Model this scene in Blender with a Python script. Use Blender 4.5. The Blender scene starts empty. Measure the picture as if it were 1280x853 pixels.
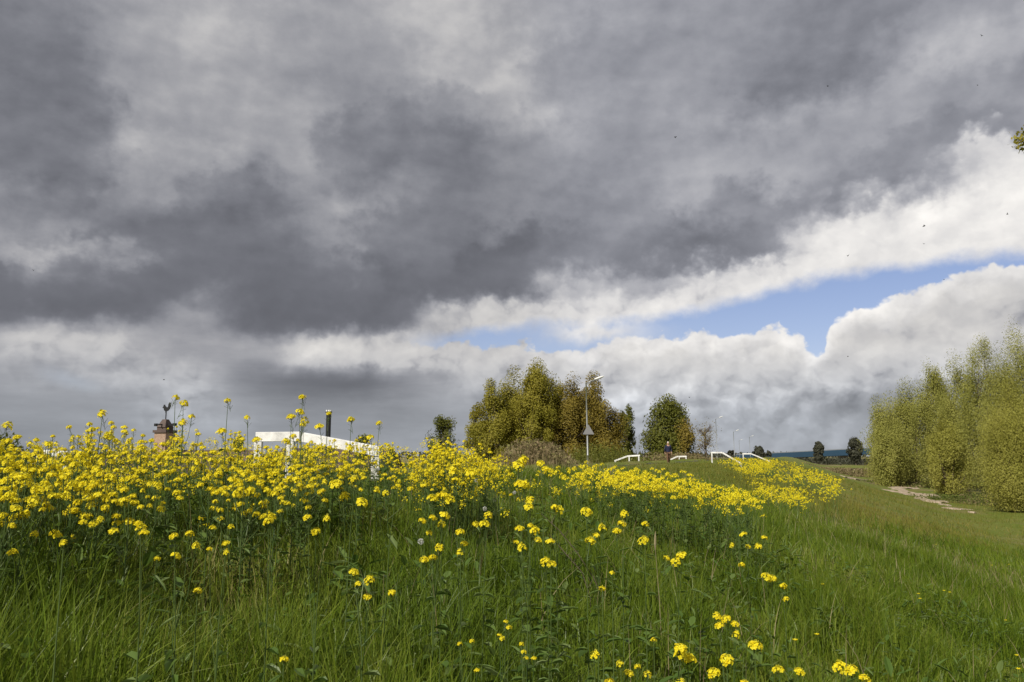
import bpy, math, random
import numpy as np
from mathutils import Vector, Matrix

R = math.radians
rng = np.random.default_rng(7)
random.seed(7)
scene = bpy.context.scene
COL = scene.collection

# ------------------------------------------------------------------ camera
EYE = 1.6
FPX = 1005.0                         # focal length in pixels of the 1280 px wide photograph
HORIZON = 570.0
PITCH = math.atan((HORIZON - 426.5) / FPX)
cam = bpy.data.cameras.new('camera')
cam.sensor_width = 36.0
cam.lens = 36.0 * FPX / 1280.0
cam.clip_start = 0.05
cam.clip_end = 12000
co = bpy.data.objects.new('camera', cam)
COL.objects.link(co)
co.location = (0, 0, EYE)
co.rotation_euler = (R(90) + PITCH, 0, 0)
scene.camera = co

# ------------------------------------------------------------------ exposure
vs = scene.view_settings
vs.view_transform = 'Standard'
vs.look = 'None'
vs.gamma = 1.0
vs.exposure = 0.0
vs.use_curve_mapping = False


def ray(px, py):
    dx = (px - 640.0) / FPX
    dy = (426.5 - py) / FPX
    c, s = math.cos(PITCH), math.sin(PITCH)
    v = Vector((dx, c - dy * s, s + dy * c))
    return v / v.y                    # per metre of depth


def at(px, py, d):
    return Vector((0, 0, EYE)) + ray(px, py) * d


def azel(px, py):
    v = ray(px, py).normalized()
    return math.atan2(v.x, v.y), math.asin(v.z)


# ------------------------------------------------------------------ sun
SUN_VEC = Vector((-0.50, -0.62, 0.70)).normalized()      # towards the sun
SUN_EL = math.asin(SUN_VEC.z)
SUN_AZ = math.atan2(SUN_VEC.x, SUN_VEC.y)
sun = bpy.data.lights.new('sun', 'SUN')
sun.energy = 5.0
sun.angle = R(0.5)
sun.color = (1.0, 0.95, 0.86)
so = bpy.data.objects.new('sun', sun)
COL.objects.link(so)
so.rotation_euler = (-SUN_VEC).to_track_quat('-Z', 'Y').to_euler()

# ------------------------------------------------------------------ sky with its clouds (world, by direction)
world = bpy.data.worlds.new('World')
scene.world = world
world.use_nodes = True
NT = world.node_tree
NT.nodes.clear()


class E:
    """a socket with arithmetic"""
    def __init__(self, s): self.s = s
    def __add__(self, o): return mth('ADD', self, o)
    __radd__ = __add__
    def __mul__(self, o): return mth('MULTIPLY', self, o)
    __rmul__ = __mul__
    def __sub__(self, o): return mth('SUBTRACT', self, o)
    def __rsub__(self, o): return mth('SUBTRACT', o, self)
    def __truediv__(self, o): return mth('DIVIDE', self, o)


CUR = [NT]


def put(sock, v):
    if isinstance(v, E):
        CUR[0].links.new(v.s, sock)
    else:
        sock.default_value = v


def mth(op, a, b=None, c=None, clamp=False):
    n = CUR[0].nodes.new('ShaderNodeMath')
    n.operation = op
    n.use_clamp = clamp
    for i, v in enumerate((a, b, c)):
        if v is not None:
            put(n.inputs[i], v)
    return E(n.outputs[0])


def smooth(lo, hi, x):
    n = CUR[0].nodes.new('ShaderNodeMapRange')
    n.interpolation_type = 'SMOOTHSTEP'
    put(n.inputs['Value'], x)
    n.inputs['From Min'].default_value = lo
    n.inputs['From Max'].default_value = hi
    return E(n.outputs[0])


def comb(x, y, z):
    n = CUR[0].nodes.new('ShaderNodeCombineXYZ')
    for i, v in enumerate((x, y, z)):
        put(n.inputs[i], v)
    return E(n.outputs[0])


def noise(vec, scale, detail=4, rough=0.5, dist=0.0, out='Fac', kind='FBM'):
    n = CUR[0].nodes.new('ShaderNodeTexNoise')
    n.noise_dimensions = '3D'
    n.noise_type = kind
    put(n.inputs['Vector'], vec)
    n.inputs['Scale'].default_value = scale
    n.inputs['Detail'].default_value = detail
    n.inputs['Roughness'].default_value = rough
    n.inputs['Distortion'].default_value = dist
    return E(n.outputs[out])


def voro(vec, scale, detail=2, rough=0.5, smoothness=0.6):
    n = CUR[0].nodes.new('ShaderNodeTexVoronoi')
    n.voronoi_dimensions = '2D'
    n.feature = 'SMOOTH_F1'
    put(n.inputs['Vector'], vec)
    n.inputs['Scale'].default_value = scale
    n.inputs['Detail'].default_value = detail
    n.inputs['Roughness'].default_value = rough
    n.inputs['Smoothness'].default_value = smoothness
    return E(n.outputs['Distance'])


def sep(v):
    n = CUR[0].nodes.new('ShaderNodeSeparateXYZ')
    put(n.inputs[0], v)
    return E(n.outputs[0]), E(n.outputs[1]), E(n.outputs[2])


def curve(x, pts):
    """x in 0..1 -> y in 0..1 through pts"""
    n = CUR[0].nodes.new('ShaderNodeFloatCurve')
    put(n.inputs['Value'], x)
    cm = n.mapping
    c = cm.curves[0]
    cm.extend = 'HORIZONTAL'
    pts = sorted(pts)
    c.points[0].location = pts[0]
    c.points[1].location = pts[-1]
    for p in pts[1:-1]:
        c.points.new(*p)
    for p in c.points:
        p.handle_type = 'AUTO_CLAMPED'
    cm.update()
    return E(n.outputs[0])


def mixc(f, a, b, mode='MIX'):
    n = CUR[0].nodes.new('ShaderNodeMix')
    n.data_type = 'RGBA'
    n.blend_type = mode
    n.clamp_factor = True
    put(n.inputs[0], f)
    put(n.inputs[6], a)
    put(n.inputs[7], b)
    return E(n.outputs[2])


tc = NT.nodes.new('ShaderNodeTexCoord')
D = E(tc.outputs['Generated'])
dx_, dy_, dz_ = sep(D)
AZ = mth('ARCTAN2', dx_, dy_)
EL = mth('ARCSINE', dz_)
A0, A1 = -0.62, 0.62                   # azimuth span that the cloud curves cover
P = comb(AZ, EL * 1.15, 0.0)


def an(px, py=300):
    a, e = azel(px, py)
    return (a - A0) / (A1 - A0)


# slow and fine warps of the cloud field
wx, wy, wz = sep(noise(P, 5.5, 6, 0.56, out='Color'))
fx, fy, fz = sep(noise(P, 28.0, 5, 0.6, out='Color'))
puff = voro(comb(AZ + (fx - 0.5) * 0.02, EL * 1.1 + (fy - 0.5) * 0.02, 0.0), 24.0, 3, 0.55)
WAMP = smooth(0.09, 0.26, EL) * 0.82 + 0.18
AZW = AZ + ((wx - 0.5) * 0.14 + (fx - 0.5) * 0.06) * WAMP
ELW = EL + ((wy - 0.5) * 0.09 + (fy - 0.5) * 0.045 + (puff - 0.42) * 0.03) * WAMP
U = (AZW - A0) / (A1 - A0)

ROWS = [
 (0,   [145,150,158,168,158,150,162,172,155,140,135,130,122,115,112,112,112]),
 (60,  [124,132,155,166,155,142,148,172,164,138,130,128,118,110,112,136,134]),
 (120, [116,114,148,160,157,148,128,134,160,142,126,130,116,116,138,154,148]),
 (180, [110,108,134,152,150,142,116,112,132,130,132,142,142,140,136,120,118]),
 (212, [110,108,134,146,134,134,124,112,126,124,126,140,134,130,126,116,126]),
 (240, [110,108,132,138,120,142,126,114,126,116,124,138,122,118,116,162,190]),
 (300, [142,126,108,110,104,128,122,106,100,116,106, 96,112,190,206,208,206]),
 (350, [134,142,128,104,100,102, 98, 98,104,160,150,186,204,206,206,200,196]),
 (398, [106,104,112,150,104, 98,112,170,196,198,204,208,208,212,204,200,190]),
 (440, [160,172,166,150,150,196,204,184,186,192,206,208,210,208,206,204,196]),
 (480, [158,160,168,170,138,126,136,160,178,192,198,196,194,190,178,186,188]),
 (520, [148,152,156,170,158,144,144,150,164,174,178,176,174,168,162,168,168]),
 (566, [140,144,148,154,158,156,156,158,162,164,166,166,166,164,162,162,162]),
]
els = [azel(640, y)[1] for y, _ in ROWS]
lum = None
# piecewise linear in elevation between successive rows
for i, (y, vals) in enumerate(ROWS):
    pts = [(min(max(an(k * 80), 0.0), 1.0), v / 255.0) for k, v in enumerate(vals)]
    c = curve(U, pts)
    if i == 0:
        lum = c
        continue
    t = smooth(els[i - 1], els[i], ELW) if False else None
    n = NT.nodes.new('ShaderNodeMapRange')
    n.interpolation_type = 'SMOOTHSTEP'
    NT.links.new(ELW.s, n.inputs['Value'])
    n.inputs['From Min'].default_value = els[i]
    n.inputs['From Max'].default_value = els[i - 1]
    t = E(n.outputs[0])                # 1 at the upper row
    lum = c + (lum - c) * t

# softer streaks and puffs inside the grey deck, cauliflower relief on the lit cumulus
deck_n = noise(comb(AZ * 1.0, EL * 1.8, 0.3), 6.0, 6, 0.55)
fine_n = noise(comb(AZ * 0.9, EL * 1.5, 1.7), 22.0, 5, 0.55)
PW = comb(AZ + (fx - 0.5) * 0.03, EL * 1.25 + (fy - 0.5) * 0.03, 0.0)
PW2 = comb(AZ + (fx - 0.5) * 0.03 - 0.010, EL * 1.25 + (fy - 0.5) * 0.03 + 0.013, 0.0)
rel = voro(PW2, 17.0, 3, 0.55) - voro(PW, 17.0, 3, 0.55)
low = smooth(0.34, 0.12, EL)
bright = smooth(0.52, 0.74, lum)
calm = 1.0 - bright * low * 0.80
PD = comb(AZ, EL * 1.5, 2.2)
PD2 = comb(AZ - 0.011, EL * 1.5 + 0.016, 2.2)
drel = noise(PD2, 7.0, 6, 0.52) - noise(PD, 7.0, 6, 0.52)
lum = lum + drel * 0.42 * calm * smooth(0.03, 0.2, EL)
lum = lum + ((deck_n - 0.5) * 0.10 + (fine_n - 0.5) * 0.055) * calm
lum = lum + rel * 0.24 * low * smooth(0.58, 0.74, lum)


def blob(px, py, rx, ry, amp):
    global lum
    a, e = azel(px, py)
    u = (AZ + (wx - 0.5) * 0.05 + (fx - 0.5) * 0.03 - a) * (FPX / rx)
    v = (EL + (wy - 0.5) * 0.05 + (fy - 0.5) * 0.03 - e) * (FPX / ry)
    g = mth('EXPONENT', (u * u + v * v) * -1.0)
    lum = lum + g * (amp / 255.0)


def lump(px, py, rx, ry, ex, ey, dark, rimv):
    """a billow: darker body with a defined edge towards (ex, ey), a lit rim just outside it"""
    global lum
    a, e = azel(px, py)
    u = (AZ + (wx - 0.5) * 0.09 + (fx - 0.5) * 0.05 - a) * (FPX / rx)
    v = (EL + (wy - 0.5) * 0.07 + (fy - 0.5) * 0.05 - e) * (FPX / ry)
    dist = mth('SQRT', u * u + v * v) + (puff - 0.42) * 0.35
    side = smooth(-0.35, 0.75, u * ex + v * ey)
    body = smooth(1.22, 0.74, dist)
    inner = smooth(0.0, 0.9, dist)
    ring = smooth(1.75, 1.05, dist) * (1.0 - body)
    lum = lum - body * side * inner * (dark * 0.72 / 255.0) + ring * side * (rimv * 0.8 / 255.0)


for l_ in ((505, 190, 122, 70, -1, 0.25, 16, 16), (525, 305, 112, 62, -1, 0.1, 14, 20), (55, 170, 95, 120, 1, -0.2, 12, 16),
           (315, 255, 95, 52, -0.6, 0.8, 12, 16), (770, 90, 135, 72, -1, 0.1, 12, 10), (930, 280, 100, 62, -0.3, 1, 12, 14),
           (1020, 70, 150, 52, 0.2, -1, 14, 10), (100, 375, 150, 52, 0.2, 1, 16, 18), (680, 330, 130, 55, -0.6, 0.8, 10, 10),
           (250, 110, 110, 60, -0.7, -0.6, 10, 10), (1180, 190, 110, 44, 0, 1, 10, 8)):
    lump(*l_)

for b_ in ((1046, 404, 26, 20, 34), (1082, 390, 34, 12, 28), (1110, 396, 30, 10, 14), (972, 424, 26, 20, 24), (835, 432, 40, 14, 20), (1018, 452, 14, 9, 36), (1003, 470, 12, 8, 26), (1130, 440, 34, 16, 12), (790, 432, 24, 10, 14),
           (925, 468, 18, 10, 22), (880, 470, 20, 12, 14), (1165, 458, 24, 14, 32), (1085, 500, 80, 20, -24), (1120, 425, 50, 18, -12), (700, 410, 60, 8, 12), (820, 455, 20, 14, 12), (1020, 470, 30, 10, 8),
           (400, 438, 34, 14, 30), (450, 474, 60, 22, -16), (690, 470, 50, 14, 12), (760, 500, 40, 10, 8), (965, 490, 60, 16, -8)):
    blob(*b_)
streak = noise(comb(AZ * 1.0, EL * 6.0, 5.0), 9.0, 5, 0.55)
lum = lum + (streak - 0.5) * 0.13 * smooth(0.19, 0.06, EL) * smooth(0.25, -0.1, AZ)
# firmer edges where the deck ends above the bright band
firm = smooth(0.30, 0.20, EL) * smooth(0.06, 0.11, EL)
hard = smooth(0.45, 0.72, lum) * 0.36 + 0.415
lum = lum + (hard - lum) * firm * 0.6
lum = lum + (0.51 - lum) * smooth(0.16, 0.26, EL) * smooth(0.70, 0.60, lum) * 0.14 + smooth(0.10, 0.30, EL) * 0.026 + 0.012
lin = mth('POWER', mth('MAXIMUM', lum, 0.05), 2.2)

cool = mixc(smooth(0.40, 0.92, lum), (0.945, 0.975, 1.12, 1), (1.03, 1.0, 0.96, 1))
cool = mixc(smooth(0.14, 0.02, EL), cool, (0.945, 1.0, 1.09, 1))

# gap of blue between the deck and the cumulus bank
ELMAX = 0.40
UP = [(380, 436), (480, 424), (560, 414), (640, 405), (700, 401), (760, 403), (800, 394), (860, 386), (920, 372),
      (1000, 350), (1080, 336), (1160, 325), (1240, 316), (1280, 311)]
LO = [(380, 430), (480, 426), (560, 425), (640, 426), (690, 430), (730, 433), (770, 419), (800, 414), (850, 409), (900, 416),
      (945, 412), (965, 408), (990, 410), (1008, 430), (1022, 438), (1036, 408), (1052, 392), (1080, 377),
      (1120, 370), (1150, 354), (1200, 338), (1280, 322)]
U2 = (AZ - A0) / (A1 - A0)
up = curve(U2, [((azel(x, y)[0] - A0) / (A1 - A0), azel(x, y)[1] / ELMAX) for x, y in UP]) * ELMAX
lo = curve(U2, [((azel(x, y)[0] - A0) / (A1 - A0), azel(x, y)[1] / ELMAX) for x, y in LO]) * ELMAX
elu = EL + (noise(P, 20.0, 6, 0.6) - 0.5) * 0.035
ell = EL + (puff - 0.45) * 0.022 + (fz - 0.5) * 0.014
blue = smooth(-0.008, 0.014, up - elu) * smooth(-0.0015, 0.006, ell - lo)
rim = smooth(-0.030, -0.002, ell - lo) * smooth(-0.02, 0.10, AZ)
lin = lin * (rim * 0.24 + 1.0)
blue = blue * smooth(-0.16, -0.04, AZ)
ga = (AZ - azel(742, 408)[0]) * (FPX / 62.0)
ge = (ELW - azel(742, 411)[1]) * (FPX / 13.0)
blue = blue * (1.0 - mth('EXPONENT', (ga * ga + ge * ge) * -1.0) * 0.95)
faint = smooth(0.05, 0.0, mth('ABSOLUTE', AZ + 0.50)) * smooth(0.014, 0.0, mth('ABSOLUTE', ELW - 0.085 + (AZ + 0.5) * 0.25)) * 0.35
blue = mth('MAXIMUM', blue, faint)

sky = NT.nodes.new('ShaderNodeTexSky')
sky.sky_type = 'NISHITA'
sky.sun_disc = False
sky.sun_elevation = SUN_EL
sky.sun_rotation = SUN_AZ
sky.air_density = 1.0
sky.dust_density = 0.6
sky.ozone_density = 1.5
SKY_STRENGTH = 0.1
blue_col = mixc(1.0, E(sky.outputs[0]), (1.04, 0.92, 1.04, 1), 'MULTIPLY')
vm = NT.nodes.new('ShaderNodeVectorMath')
vm.operation = 'SCALE'
NT.links.new(cool.s, vm.inputs[0])
put(vm.inputs['Scale'], lin * (1.0 / SKY_STRENGTH))
col = mixc(blue, E(vm.outputs[0]), blue_col)
bg = NT.nodes.new('ShaderNodeBackground')
NT.links.new(col.s, bg.inputs['Color'])
bg.inputs['Strength'].default_value = SKY_STRENGTH
wo = NT.nodes.new('ShaderNodeOutputWorld')
NT.links.new(bg.outputs[0], wo.inputs['Surface'])
world.cycles.sampling_method = 'MANUAL'
world.cycles.sample_map_resolution = 512


# ------------------------------------------------------------------ helpers
def tag(o, label=None, cat=None, group=None, kind=None):
    if label: o['label'] = label
    if cat: o['category'] = cat
    if group: o['group'] = group
    if kind: o['kind'] = kind
    return o


def link(name, mesh, parent=None):
    o = bpy.data.objects.new(name, mesh)
    COL.objects.link(o)
    if parent is not None:
        o.parent = parent
    return o


def thing(name, label, cat, loc=(0, 0, 0), rz=0.0, group=None):
    o = bpy.data.objects.new(name, None)
    COL.objects.link(o)
    o.empty_display_size = 0.1
    o.location = loc
    o.rotation_euler = (0, 0, rz)
    return tag(o, label, cat, group)


class MB:
    """collects vertices and faces; faces carry a material index"""
    def __init__(self):
        self.v = []; self.f = []; self.m = []

    def add(self, verts, faces, mi=0):
        b = len(self.v)
        self.v.extend([tuple(p) for p in verts])
        for f in faces:
            self.f.append(tuple(b + i for i in f)); self.m.append(mi)

    def box(self, c, s, mi=0, rot=None):
        hx, hy, hz = s[0] / 2, s[1] / 2, s[2] / 2
        pts = [Vector((x, y, z)) for x in (-hx, hx) for y in (-hy, hy) for z in (-hz, hz)]
        if rot is not None:
            pts = [rot @ p for p in pts]
        pts = [p + Vector(c) for p in pts]
        self.add(pts, [(0, 1, 3, 2), (4, 6, 7, 5), (0, 4, 5, 1), (2, 3, 7, 6), (0, 2, 6, 4), (1, 5, 7, 3)], mi)

    def tube(self, pts, radii, n=6, mi=0, cap=True):
        pts = [Vector(p) for p in pts]
        rings = []
        ref = Vector((0.31, 0.83, 0.47))
        for i, p in enumerate(pts):
            t = (pts[min(i + 1, len(pts) - 1)] - pts[max(i - 1, 0)]).normalized()
            a = t.cross(ref)
            if a.length < 1e-4:
                a = t.cross(Vector((1, 0, 0)))
            a.normalize()
            b = t.cross(a)
            r = radii[i] if hasattr(radii, '__len__') else radii
            rings.append([p + (a * math.cos(2 * math.pi * k / n) + b * math.sin(2 * math.pi * k / n)) * r for k in range(n)])
        vs = [q for ring in rings for q in ring]
        fs = []
        for i in range(len(pts) - 1):
            for k in range(n):
                k2 = (k + 1) % n
                fs.append((i * n + k, i * n + k2, (i + 1) * n + k2, (i + 1) * n + k))
        if cap:
            fs.append(tuple(range(n)))
            fs.append(tuple((len(pts) - 1) * n + k for k in reversed(range(n))))
        self.add(vs, fs, mi)

    def beam(self, a, b, w, h, up=Vector((0, 0, 1)), mi=0):
        a, b = Vector(a), Vector(b)
        t = (b - a).normalized()
        s = t.cross(up).normalized()
        u = s.cross(t)
        vs = []
        for p in (a, b):
            for i, j in ((-1, -1), (1, -1), (1, 1), (-1, 1)):
                vs.append(p + s * (w / 2 * i) + u * (h / 2 * j))
        self.add(vs, [(0, 3, 2, 1), (4, 5, 6, 7), (0, 1, 5, 4), (1, 2, 6, 5), (2, 3, 7, 6), (3, 0, 4, 7)], mi)

    def mesh(self, name, mats, smooth_=False):
        me = bpy.data.meshes.new(name)
        me.from_pydata(self.v, [], self.f)
        for m in (mats if isinstance(mats, (list, tuple)) else [mats]):
            me.materials.append(m)
        me.polygons.foreach_set('material_index', self.m)
        if smooth_:
            me.polygons.foreach_set('use_smooth', [True] * len(self.f))
        me.update()
        return me

    def build(self, name, mats, parent=None, smooth_=False, bevel=0.0):
        o = link(name, self.mesh(name, mats, smooth_), parent)
        if bevel:
            b = o.modifiers.new('bevel', 'BEVEL')
            b.width = bevel; b.segments = 2; b.limit_method = 'ANGLE'
        return o


def np_mesh(name, V, F, mats, mi=None, smooth_=False):
    """fast mesh from numpy arrays; F is (n,3) or (n,4)"""
    V = np.asarray(V, dtype=np.float32); F = np.asarray(F, dtype=np.int32)
    me = bpy.data.meshes.new(name)
    k = F.shape[1]
    me.vertices.add(len(V)); me.vertices.foreach_set('co', V.ravel())
    me.loops.add(F.size); me.loops.foreach_set('vertex_index', F.ravel())
    me.polygons.add(len(F))
    me.polygons.foreach_set('loop_start', np.arange(0, F.size, k, dtype=np.int32))
    try:
        me.polygons.foreach_set('loop_total', np.full(len(F), k, dtype=np.int32))
    except Exception:
        pass
    for m in (mats if isinstance(mats, (list, tuple)) else [mats]):
        me.materials.append(m)
    if mi is not None:
        me.polygons.foreach_set('material_index', np.asarray(mi, dtype=np.int32))
    me.polygons.foreach_set('use_smooth', np.full(len(F), smooth_, dtype=bool))
    me.update(calc_edges=True)
    return me


# ------------------------------------------------------------------ materials
def new_mat(name):
    m = bpy.data.materials.new(name)
    m.use_nodes = True
    m.node_tree.nodes.clear()
    CUR[0] = m.node_tree
    return m


def out_of(shader):
    o = CUR[0].nodes.new('ShaderNodeOutputMaterial')
    CUR[0].links.new(shader.s, o.inputs['Surface'])


def principled(col, rough=0.6, spec=0.3, metal=0.0, bump=None, bump_d=0.01):
    n = CUR[0].nodes.new('ShaderNodeBsdfPrincipled')
    put(n.inputs['Base Color'], col if isinstance(col, E) else (*col, 1))
    put(n.inputs['Roughness'], rough)
    n.inputs['Specular IOR Level'].default_value = spec
    n.inputs['Metallic'].default_value = metal
    if bump is not None:
        b = CUR[0].nodes.new('ShaderNodeBump')
        b.inputs['Distance'].default_value = bump_d
        b.inputs['Strength'].default_value = 1.0
        put(b.inputs['Height'], bump)
        CUR[0].links.new(b.outputs[0], n.inputs['Normal'])
    return E(n.outputs[0])


def ramp(f, stops):
    n = CUR[0].nodes.new('ShaderNodeValToRGB')
    put(n.inputs[0], f)
    cr = n.color_ramp
    cr.elements[0].position, cr.elements[0].color = stops[0][0], (*stops[0][1], 1)
    cr.elements[1].position, cr.elements[1].color = stops[-1][0], (*stops[-1][1], 1)
    for p, c in stops[1:-1]:
        e = cr.elements.new(p); e.color = (*c, 1)
    return E(n.outputs[0])


def wpos():
    n = CUR[0].nodes.new('ShaderNodeNewGeometry')
    return E(n.outputs['Position']), E(n.outputs['Random Per Island'])


def opos():
    n = CUR[0].nodes.new('ShaderNodeTexCoord')
    return E(n.outputs['Object'])


def leafy(name, stops, transl=0.35, rough=0.5, spec=0.25, patch=None):
    """thin leaf: diffuse, some gloss, light let through; colour varies leaf by leaf and in patches"""
    m = new_mat(name)
    pos, isl = wpos()
    f = isl
    if patch:
        f = isl * 0.6 + noise(pos, patch, 4, 0.55) * 1.3 - 0.45
    c = ramp(f, stops)
    a = principled(c, rough, spec)
    t = CUR[0].nodes.new('ShaderNodeBsdfTranslucent')
    CUR[0].links.new(c.s, t.inputs[0])
    mx = CUR[0].nodes.new('ShaderNodeMixShader')
    mx.inputs[0].default_value = transl
    CUR[0].links.new(a.s, mx.inputs[1]); CUR[0].links.new(t.outputs[0], mx.inputs[2])
    out_of(E(mx.outputs[0]))
    return m


def plain(name, col, rough=0.6, spec=0.3, metal=0.0, vary=0.25, scale=3.0, detail=5):
    """painted or natural surface with blotches and wear"""
    m = new_mat(name)
    p = opos()
    n = noise(p, scale, detail, 0.6)
    c = ramp(n, [(0.3, tuple(x * (1 - vary) for x in col)), (0.7, tuple(min(1, x * (1 + vary * 0.6)) for x in col))])
    out_of(principled(c, rough, spec, metal, bump=noise(p, scale * 6, 4, 0.6), bump_d=0.004))
    return m


MAT = {}
MAT['grass'] = leafy('grass_blade', [(0.0, (0.045, 0.080, 0.006)), (0.3, (0.090, 0.145, 0.010)), (0.6, (0.145, 0.205, 0.016)),
                                    (0.85, (0.205, 0.245, 0.030)), (1.0, (0.30, 0.27, 0.09))], 0.38, 0.42, 0.28, 0.6)
MAT['short'] = leafy('short_grass', [(0.0, (0.10, 0.13, 0.015)), (0.5, (0.165, 0.165, 0.026)), (1.0, (0.25, 0.20, 0.06))], 0.25, 0.6, 0.15, 0.08)
MAT['straw'] = leafy('straw', [(0.0, (0.26, 0.21, 0.10)), (0.6, (0.34, 0.29, 0.16)), (1.0, (0.20, 0.13, 0.07))], 0.25, 0.6, 0.2)
MAT['petal'] = leafy('petal', [(0.0, (0.82, 0.64, 0.010)), (0.5, (0.88, 0.75, 0.022)), (1.0, (0.90, 0.80, 0.05))], 0.36, 0.55, 0.12)
MAT['bud'] = leafy('bud', [(0.0, (0.30, 0.30, 0.02)), (1.0, (0.48, 0.42, 0.02))], 0.15, 0.5, 0.2)
MAT['stem'] = leafy('flower_stem', [(0.0, (0.06, 0.11, 0.025)), (1.0, (0.11, 0.15, 0.04))], 0.15, 0.5, 0.3)
MAT['leaf'] = leafy('broad_leaf', [(0.0, (0.065, 0.120, 0.018)), (0.6, (0.105, 0.165, 0.03)), (1.0, (0.15, 0.20, 0.06))], 0.35, 0.45, 0.3)
MAT['fluff'] = leafy('seed_fluff', [(0.0, (0.6, 0.6, 0.56)), (1.0, (0.75, 0.75, 0.7))], 0.4, 0.8, 0.1)
MAT['white'] = plain('white_paint', (0.74, 0.73, 0.70), 0.6, 0.25, vary=0.30, scale=5)
MAT['bark'] = plain('bark', (0.13, 0.10, 0.075), 0.85, 0.15, vary=0.5, scale=2)
MAT['steel'] = plain('galvanised_steel', (0.42, 0.43, 0.43), 0.45, 0.4, 0.5, 0.15, 2)
MAT['signback'] = plain('sign_back', (0.24, 0.235, 0.24), 0.5, 0.4, 0.2, 0.12, 2)
MAT['lamp_white'] = plain('lamp_housing', (0.72, 0.72, 0.70), 0.4, 0.4, 0, 0.08, 3)
MAT['black'] = plain('black_iron', (0.018, 0.018, 0.02), 0.5, 0.4, 0, 0.3, 4)
MAT['insect'] = plain('insect_black', (0.015, 0.014, 0.013), 0.35, 0.5, 0, 0.3, 40)
MAT['bridge'] = plain('bridge_blue', (0.028, 0.070, 0.12), 0.5, 0.3, 0, 0.15, 0.02)
MAT['concrete'] = plain('concrete', (0.27, 0.26, 0.25), 0.85, 0.2, 0, 0.25, 0.3)
MAT['asphalt'] = plain('asphalt', (0.055, 0.055, 0.056), 0.9, 0.2, 0, 0.3, 2)
MAT['rooftile'] = plain('roof_tile', (0.10, 0.07, 0.06), 0.7, 0.3, 0, 0.35, 1.2)


def brick_mat():
    m = new_mat('brick')
    n = CUR[0].nodes.new('ShaderNodeTexBrick')
    x, y, z = sep(opos())
    put(n.inputs['Vector'], comb(x + y, z, 0.0))
    n.inputs['Scale'].default_value = 4.6
    n.inputs['Color1'].default_value = (0.30, 0.17, 0.11, 1)
    n.inputs['Color2'].default_value = (0.40, 0.26, 0.18, 1)
    n.inputs['Mortar'].default_value = (0.42, 0.39, 0.34, 1)
    n.inputs['Mortar Size'].default_value = 0.02
    out_of(principled(E(n.outputs[0]), 0.85, 0.15))
    return m


MAT['brick'] = brick_mat()

# ------------------------------------------------------------------ terrain: a dike running away to the right, polder left, flood plain right
DA = R(19.5)
SA, CA = math.sin(DA), math.cos(DA)


def st(x, y):
    return x * SA + y * CA, x * CA - y * SA        # along the dike, across it (right is +)


def xy(s, t):
    return s * SA + t * CA, s * CA - t * SA


PROF_T = np.array([-400, -60, -25, -22.5, -15.0, -13.0, -12.2, -11.9, -7.3, -7.0, -6.2, -4.8, -3.6, -2.0, 0, 4, 9, 12, 14.5, 18, 60, 400.0])
PROF_Z = np.array([-3.2, -3.1, -3.0, -2.6, 0.55, 1.05, 1.12, 0.90, 0.90, 1.16, 1.17, 1.12, 0.98, 0.58, 0.0, -1.22, -2.85, -3.62, -4.0, -4.15, -4.2, -4.2])


def terrain(x, y):
    x = np.asarray(x, dtype=float); y = np.asarray(y, dtype=float)
    s, t = st(x, y)
    r = np.hypot(x, y)
    z = np.interp(t, PROF_T, PROF_Z)
    z = z + 0.045 * np.sin(0.9 * x + 1.3 * np.sin(0.5 * y)) * np.sin(0.8 * y + 0.7) + 0.03 * np.sin(2.1 * x + 1.7 * y) \
        + 0.02 * np.sin(3.7 * x - 2.9 * y + 1.0)
    far = np.clip((r - 40) / 200, 0, 1)
    z = z + far * 0.35 * np.sin(x * 0.021 + 1) * np.sin(y * 0.017)
    w = np.clip((s - 420) / 380, 0, 1)             # the dike bends away and sinks into the haze of the plain
    z = z * (1 - w) + np.minimum(z, -4.0) * w
    return z


def gz(x, y):
    return float(terrain(x, y))


def ground_mat():
    m = new_mat('ground')
    pos, _ = wpos()
    x, y, z = sep(pos)
    n1 = noise(pos, 0.12, 6, 0.6)
    n2 = noise(pos, 1.1, 6, 0.65)
    n3 = noise(pos, 9.0, 4, 0.7)
    n4 = noise(comb(x * 0.6, y * 0.16, 0.0), 0.05, 5, 0.55)
    f = n1 * 0.45 + n2 * 0.35 + n3 * 0.3
    g = ramp(f, [(0.36, (0.070, 0.110, 0.011)), (0.48, (0.107, 0.143, 0.020)), (0.58, (0.144, 0.165, 0.032)), (0.70, (0.195, 0.182, 0.063))])
    dirt = ramp(n2 * 0.6 + n3 * 0.4, [(0.3, (0.15, 0.105, 0.075)), (0.7, (0.28, 0.21, 0.16))])
    far = smooth(110, 165, y) * smooth(0.46, 0.54, n4) * smooth(-3.2, -3.8, z)
    far = mth('MAXIMUM', far, smooth(420, 520, y) * smooth(0.44, 0.52, n4)) * 0.75
    c = mixc(far, g, dirt)
    bare = smooth(0.60, 0.68, noise(pos, 0.5, 5, 0.6)) * 0.6
    bare = mth('MAXIMUM', bare, smooth(0.5, 0.62, noise(pos, 0.09, 5, 0.65)) * 0.55)
    c = mixc(bare, c, (0.21, 0.165, 0.075, 1))
    out_of(principled(c, 0.95, 0.1, bump=n3 * 0.5 + n2, bump_d=0.12))
    return m


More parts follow.
